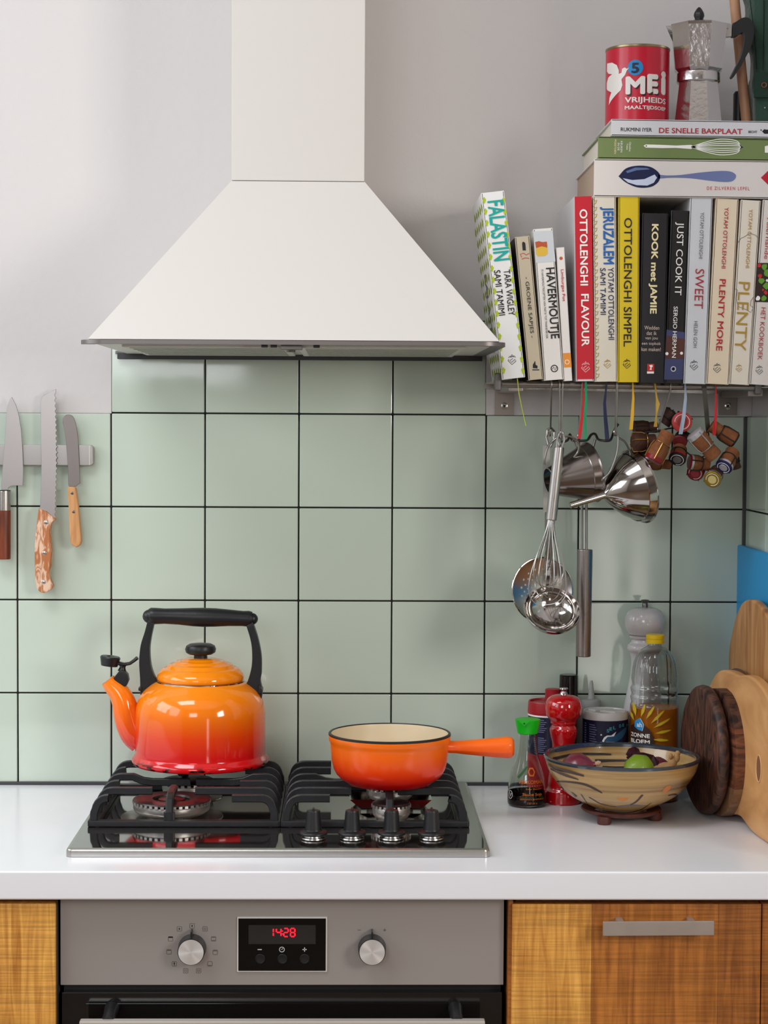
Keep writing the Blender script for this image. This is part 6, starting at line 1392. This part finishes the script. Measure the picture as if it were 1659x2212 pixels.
m = M(); m.lathe([(RB + .0003, zrim - .0035), (RB + .0008, zrim - .0005), (RB - .0008, zrim + .0014), (RB - .0032, zrim + .0012), (RB - .0056, zrim - .001), (RB - .0062, zrim - .005)], 96, bc); part(m, 'rim_glaze', mat('dark_blue_glaze', (44, 52, 60), .15, var=.4, vs=20, coat=.6), o, 'dark blue-green rim')
def rbz(z, inn=0):
    for (r0, z0), (r1, z1) in zip(os_, os_[1:]):
        if z0 <= z <= z1: return r0 + (r1 - r0) * (z - z0) / max(1e-9, z1 - z0) - inn
    return RB - inn
class BowlF:
    curved = .012
    def __init__(s, inn): s.inn = inn
    def p(s, u, v, off=0):       # u = angle, v = height
        z = max(.003, min(zrim - .001, v)); r = rbz(z - (.001 if s.inn else 0), .0052 if s.inn else 0) + (-off if s.inn else off)
        return bc + Vector((r * math.sin(u), -r * math.cos(u), z))
def bproj(px, py, inn=False):
    """angle and height of the bowl surface seen at a picture point"""
    d = ray(px, py); best = None; far = -1
    t = None; prev = None; T0 = (c.y - .14 - CAM.y) / d.y; T1 = (c.y + .14 - CAM.y) / d.y; n = 400
    for k in range(n + 1):
        tt = T0 + (T1 - T0) * k / n; P_ = CAM + d * tt - bc; r = math.hypot(P_.x, P_.y); z = P_.z
        if z < 0 or z > zrim: prev = None; continue
        g = r - rbz(max(.0001, min(zrim, z)), .0052 if inn else 0)
        if prev is not None and ((not inn and prev > 0 >= g) or (inn and prev < 0 <= g)): return math.atan2(P_.x, -P_.y), z
        prev = g
    return None
BRN = mat('brown_slip', (58, 34, 22), .3, coat=.3); ORS = mat('orange_slip', (188, 112, 48), .3, coat=.3); GRS = mat('grey_slip', (92, 80, 70), .3, coat=.3)
BF, BI = BowlF(0), BowlF(1)
def bstroke(pts, ws, mt, inn=False, name='brush_stroke'):
    q = [tuple(v)[:2] for v in spl([Vector((a, b, 0)) for a, b in pts], 5)]
    pr_ = [bproj(a, b, inn) for a, b in q]; ok = [p for p in pr_ if p]
    if len(ok) < 3: return
    F_ = BI if inn else BF; m = M(); n = len(ok); P_ = [F_.p(u, v, .0005) for u, v in ok]; R2 = []
    for i, p in enumerate(P_):
        t = (P_[min(i + 1, n - 1)] - P_[max(i - 1, 0)]).normalized(); nn = Vector((math.sin(ok[i][0]), -math.cos(ok[i][0]), -.6)).normalized()
        if inn: nn = -nn
        w = t.cross(nn).normalized(); f = i / (n - 1) * (len(ws) - 1); a = int(f); b = min(a + 1, len(ws) - 1); hw = (ws[a] + (ws[b] - ws[a]) * (f - a)) / s_ * (.85 if not inn else .6)
        R2.append((m.bm.verts.new(p + w * hw), m.bm.verts.new(p - w * hw)))
    for a, b in zip(R2, R2[1:]): m.bm.faces.new([a[0], b[0], b[1], a[1]])
    part(m, name, mt, bowl, smooth=False)
bstroke([(1186, 1653), (1205, 1662), (1230, 1668), (1262, 1676)], [6, 9, 8, 3], BRN); bstroke([(1190, 1661), (1215, 1672), (1250, 1684)], [3, 6, 2], BRN)
bstroke([(1196, 1688), (1228, 1689), (1262, 1694), (1285, 1704), (1301, 1713)], [2, 3, 4, 4, 2], BRN)
bstroke([(1256, 1716), (1275, 1742), (1310, 1752), (1355, 1755), (1385, 1748), (1407, 1734)], [2, 2.5, 2.5, 2.5, 2.5, 1], BRN)
bstroke([(1273, 1722), (1300, 1736), (1340, 1742), (1370, 1734), (1388, 1717)], [2, 3, 3, 3, 3], BRN)
bstroke([(1443, 1718), (1458, 1716), (1470, 1721)], [2, 3, 2], BRN); bstroke([(1237, 1712), (1250, 1735), (1275, 1755), (1300, 1763)], [4, 12, 12, 3], GRS); bstroke([(1330, 1741), (1365, 1738), (1395, 1740)], [4, 9, 2], GRS); bstroke([(1214, 1700), (1217, 1708), (1222, 1709)], [2, 7, 2], GRS)
bstroke([(1334, 1724), (1346, 1725), (1356, 1725)], [4, 8, 4], ORS); bstroke([(1433, 1711), (1440, 1704), (1448, 1701)], [7, 11, 6], ORS); bstroke([(1436, 1733), (1450, 1728), (1460, 1722)], [3, 6, 3], ORS); bstroke([(1392, 1752), (1400, 1752), (1410, 1750)], [2, 4, 1], ORS)
for pts in ([(1195, 1639), (1240, 1629), (1290, 1628), (1320, 1629)], [(1285, 1643), (1330, 1642), (1380, 1643), (1450, 1646)], [(1300, 1657), (1340, 1657), (1380, 1656)]):
    bstroke(pts, [6, 4, 4, 3], mat('dark_navy_slip', (36, 28, 34), .3), True)
bstroke([(1200, 1622), (1250, 1611), (1310, 1605), (1370, 1605), (1430, 1610), (1480, 1620)], [5, 7, 8, 8, 8, 6], mat('navy_glaze_band', (36, 44, 70), .2), True)
# vegetables
def bowlpt(px, py, dY): q = at(px, py, c.y + dY); return q
ON = mat('red_onion_skin', (104, 30, 48), .28, var=.25, vs=40, coat=.2)
def onion(px, py, dY, r, lab, tilt):
    q = bowlpt(px, py, dY); o_ = thing('red_onion', lab, 'onion', q, tilt, 'red onions in the bowl'); s__ = r / S(q.y)
    m = M(); m.lathe([(0, -.95 * s__), (.35 * s__, -.90 * s__), (.8 * s__, -.62 * s__), (1.0 * s__, -.05 * s__), (.86 * s__, .5 * s__), (.5 * s__, .82 * s__), (.2 * s__, .98 * s__), (.1 * s__, 1.2 * s__), (0, 1.25 * s__)], 40, flute=lambda a, z: 1 + .012 * math.sin(9 * a)); part(m, 'bulb', ON, o_, local=True, ang=60)
    m = M(); m.lathe([(.11 * s__, 1.1 * s__), (.16 * s__, 1.35 * s__), (.05 * s__, 1.5 * s__)], 10); part(m, 'dry_tip', mat('onion_dry_skin', (176, 140, 110), .8), o_, local=True)
    return o_
onion(1248, 1662, -.012, 37, 'plump red onion at the left of the bowl', (.35, 1.2, 0))
onion(1418, 1668, .03, 34, 'red onion half hidden behind the lime', (.5, -1.3, .4))
q = bowlpt(1380, 1661, -.035); m = M(); r_ = 33 / S(q.y)
m.lathe([(0, -1.12 * r_), (.12 * r_, -1.08 * r_), (.3 * r_, -.96 * r_), (.75 * r_, -.68 * r_), (1.0 * r_, 0), (.75 * r_, .68 * r_), (.3 * r_, .96 * r_), (.1 * r_, 1.08 * r_), (0, 1.1 * r_)], 40, sq=1)
m.bm.transform(Euler((0, 1.35, .4)).to_matrix().to_4x4()); m.bm.transform(Matrix.Translation(q))
lm = M(); lm.bm.free(); lm.bm = m.bm
solo(lm, 'lime', mat('lime_peel', (112, 140, 20), .35, var=.12, vs=30, bump=.4, bs=420, coat=.2), 'bright green lime in the middle of the bowl', 'lime', q, ang=70)
m = M(); SKN = mat('purple_onion_skin', (56, 18, 28), .35, coat=.2)
for pts, dY in (([(1352, 1630), (1358, 1618), (1370, 1613), (1380, 1618), (1384, 1627), (1375, 1637), (1362, 1640)], .020), ([(1353, 1636), (1366, 1626), (1390, 1626), (1412, 1632), (1424, 1646), (1420, 1660), (1395, 1662), (1365, 1655)], .012)):
    P_ = [bowlpt(a, b, dY + .006 * math.sin(i * 2.1)) for i, (a, b) in enumerate(pts)]; m.prism(P_, (0, .0012, .0004))
solo(m, 'onion_peel', SKN, 'dark purple curled onion peel behind the lime', 'onion peel', bowlpt(1385, 1640, .01))
m = M(); GING = mat('ginger_skin', (170, 128, 84), .8, var=.2, vs=60, bump=.6, bs=120)
for a, b, r, dY, sc_g in ((1440, 1662, 20, .0, (1.2, 1, .8)), (1452, 1648, 12, -.002, (.9, .9, 1.3)), (1462, 1636, 9, -.004, (.8, .8, 1.3)), (1464, 1627, 6, -.004, (1, 1, 1)), (1449, 1634, 6, -.006, (.8, .8, 1.2)), (1425, 1664, 14, .004, (1.3, 1, .8))):
    q = bowlpt(a, b, dY - .005); m.ball(q, r / S(q.y), 16, sc=sc_g)
solo(m, 'ginger_root', GING, 'knobbly piece of ginger at the right of the bowl', 'ginger', bowlpt(1450, 1650, -.005), ang=80)
m = M(); P_ = [bowlpt(a, b, .0) for a, b in ((1276, 1650), (1290, 1646), (1302, 1655), (1298, 1662), (1280, 1662))]; m.prism(P_, (0, .003, .001), .0004); solo(m, 'onion_peel', mat('pale_peel', (176, 138, 112), .8), 'pale papery scrap of peel beside the left onion', 'onion peel', bowlpt(1288, 1655, 0))

# ------------------------------------------------------------------ cutting boards leaning at the right
def discboard(name, lab, cx, cy, Rm, th, Y, head, mt, lean=0, edge=None):
    """upright round board; head = angle of its face from the X axis"""
    C0 = at(cx, cy, Y); h = Vector((math.sin(head), -math.cos(head), 0)); n = Vector((-math.cos(head), -math.sin(head), 0))
    up = (Vector((0, 0, 1)) * math.cos(lean) - n * math.sin(lean)).normalized(); n2 = h.cross(up).normalized()
    if n2.dot(n) < 0: n2 = -n2
    C0.z = ZW + .0003 + Rm * up.z + th * abs(n2.z)
    qx = Matrix((h, up, n2)).transposed()
    o = thing(name, lab, 'cutting board', Vector((C0.x, C0.y, ZW + .0003)), group='cutting boards at the right wall'); return o, C0, qx, h, up, n2
DW = wood('dark_acacia', (30, 16, 13), (108, 66, 48), (22, 60, 14), .55, dist=3, gain=(.36, .72), bump=.4)
DW2 = wood('acacia_blocks', (50, 27, 19), (134, 80, 52), (20, 14, 90), .45, dist=1.5); LW = wood('block_light', (104, 70, 46), (150, 112, 78), (20, 60, 10), .45)
R1 = .0985; th = .018
def rdisc(m, Rm, th, C0, qx, e=.006):
    m.lathe([(0, -th), (Rm - e, -th), (Rm - e * .3, -th * .82), (Rm, -th * .5), (Rm - e * .3, -th * .15), (Rm - e, 0), (0, 0)], 72, C0, qx)
o, C0, qx, h, up, n2 = discboard('round_board', 'dark brown round wooden board, foremost behind the bowl', 1510, 1625, R1, th, -.232, .13, DW)
m = M(); rdisc(m, R1, th, C0, qx); part(m, 'board', DW, o, ang=50)
o, C0, qx, h, up, n2 = discboard('round_board', 'round board of dark wooden blocks, second behind the bowl', 1546, 1628, R1 * .985, th, -.244, .13, DW2)
C0 = C0 + Vector((0, 0, 0))
# made of glued segments
Rm = R1 * .985
cuts = [-Rm * 1.01, -Rm * .42, Rm * .42, Rm * .50, Rm * 1.01]; mts = [LW, DW2, wood('block_red', (90, 48, 32), (140, 84, 56), (30, 8, 60), .45), DW]
for (z0, z1), mt in zip(zip(cuts, cuts[1:]), mts):
    def chord(z): return math.sqrt(max(0, Rm * Rm - z * z))
    pts = []
    n_ = 14
    for k in range(n_ + 1): z = max(-Rm, z0) + (min(Rm, z1) - max(-Rm, z0)) * k / n_; pts.append((chord(z), z))
    for k in range(n_, -1, -1): z = max(-Rm, z0) + (min(Rm, z1) - max(-Rm, z0)) * k / n_; pts.append((-chord(z), z))
    pp_ = []
    for p in pts:
        if not pp_ or (abs(p[0] - pp_[-1][0]) + abs(p[1] - pp_[-1][1])) > 1e-6: pp_.append(p)
    if (abs(pp_[0][0] - pp_[-1][0]) + abs(pp_[0][1] - pp_[-1][1])) < 1e-6: pp_.pop()
    m = M(); m.prism([C0 + qx @ Vector((a, b, 0)) for a, b in pp_], -n2 * th, .0012, 2); part(m, 'wood_block', mt, o, ang=50)
# light maple board with a wavy outline
def outlineboard(name, lab, P0, head, lean, outl, th, mt, group='cutting boards at the right wall', hole=None, k=4, e=.004):
    h = Vector((math.sin(head), -math.cos(head), 0)); nh = Vector((-math.cos(head), -math.sin(head), 0))
    n = (nh * math.cos(lean) + Vector((0, 0, 1)) * math.sin(lean)).normalized(); up = Vector((0, 0, 1)) * math.cos(lean) - nh * math.sin(lean)
    pts = [on_plane(a, b, P0, n) for a, b in outl]
    for v in pts:
        if v.z < ZW + .0006:
            v += up * ((ZW + .0006 - v.z) / up.z)
    P_ = [Vector(v) for v in spl(pts + [pts[0]], k)][:-1]
    lo = min(P_, key=lambda v: v.z); back = -n * th
    for v in P_:
        need = ZW + .0006 - min(v.z, (v + back).z)
        if need > 0: v += up * (need / up.z)
    o = thing(name, lab, 'cutting board', Vector((lo.x, lo.y, ZW)), group=group)
    m = M(); m.prism(P_, back, e, 3); b = part(m, 'board', mt, o, ang=50)
    return o, n, up, h, b
MAPLE = wood('maple', (184, 128, 76), (220, 168, 110), (9, 4, 10), .4, dist=3.2, gain=(.25, .75), bump=.05)
PM = Vector((1.101, -.12, ZW + .15))
ol = [(1525, 1502), (1533, 1480), (1546, 1455), (1560, 1447), (1578, 1451), (1594, 1459), (1608, 1458), (1622, 1462), (1638, 1476), (1652, 1496), (1672, 1545), (1690, 1620), (1697, 1700), (1690, 1780), (1676, 1818), (1658, 1822), (1640, 1812), (1620, 1793), (1602, 1768), (1590, 1760), (1570, 1758), (1548, 1735), (1532, 1690), (1526, 1640), (1522, 1570)]
o, n, up, h, bo = outlineboard('maple_board', 'pale maple board with wavy edge and oval finger slot, frontmost at right', PM, .10, 0.0, ol, .016, MAPLE, k=3)
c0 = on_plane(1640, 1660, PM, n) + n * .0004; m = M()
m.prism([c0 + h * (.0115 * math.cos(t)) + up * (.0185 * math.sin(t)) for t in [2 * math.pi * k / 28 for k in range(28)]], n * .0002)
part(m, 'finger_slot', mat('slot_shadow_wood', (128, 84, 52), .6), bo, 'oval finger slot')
m = M(); m.tube([c0 + n * .0003 + h * (.0118 * math.cos(t)) + up * (.0195 * math.sin(t)) for t in [2 * math.pi * k / 36 for k in range(36)]], .0010, 8, closed=True); part(m, 'slot_edge', mat('slot_edge_wood', (214, 166, 116), .5), bo)
# dark round board behind the maple one
o, C0, qx, h_, up_, n2 = discboard('round_board', 'dark brown round board, its top edge showing above the maple board', 1598, 1600, .109, .012, -.195, .08, DW)
C0.x = 1.1345
m = M(); rdisc(m, .109, .012, C0, qx, .004); part(m, 'board', wood('dark_streaked_wood', (58, 36, 28), (118, 84, 66), (50, 9, 9), .5, dist=2), o, ang=50)
# paddle shaped mid-brown board and blue plastic board against the wall
PW = Vector((1.1505, -.12, ZW + .3))
ol = [(1574, 1458), (1574, 1410), (1580, 1370), (1590, 1330), (1602, 1303), (1616, 1295), (1630, 1298), (1644, 1312), (1660, 1338), (1676, 1380), (1690, 1440), (1700, 1560), (1700, 1700), (1690, 1780), (1640, 1765), (1600, 1735), (1578, 1700), (1574, 1580)]
outlineboard('paddle_board', 'honey brown wooden board with a rounded top, standing before the blue board', PW, .03, 0.0, ol, .012, wood('honey_oak', (156, 100, 52), (200, 146, 90), (18, 24, 4), .42, dist=2.0, gain=(.34, .66)), k=3)
PB = Vector((1.1750, -.06, ZW + .3))
def pb(Yb, z): return Vector((PB.x, Yb, z))
zt_ = on_plane(1597, 1178, PB, Vector((-1, 0, 0))).z; yb_ = on_plane(1591, 1250, PB, Vector((-1, 0, 0))).y
m = M(); m.bb((PB.x, yb_ - .36, ZW + .0004), (PB.x + .011, yb_, zt_), .004, 3)
solo(m, 'plastic_board', mat('blue_plastic', (8, 146, 206), .4, bump=.1, bs=300), 'bright blue plastic cutting board against the right wall', 'cutting board', (PB.x, yb_ - .18, ZW), 'cutting boards at the right wall')
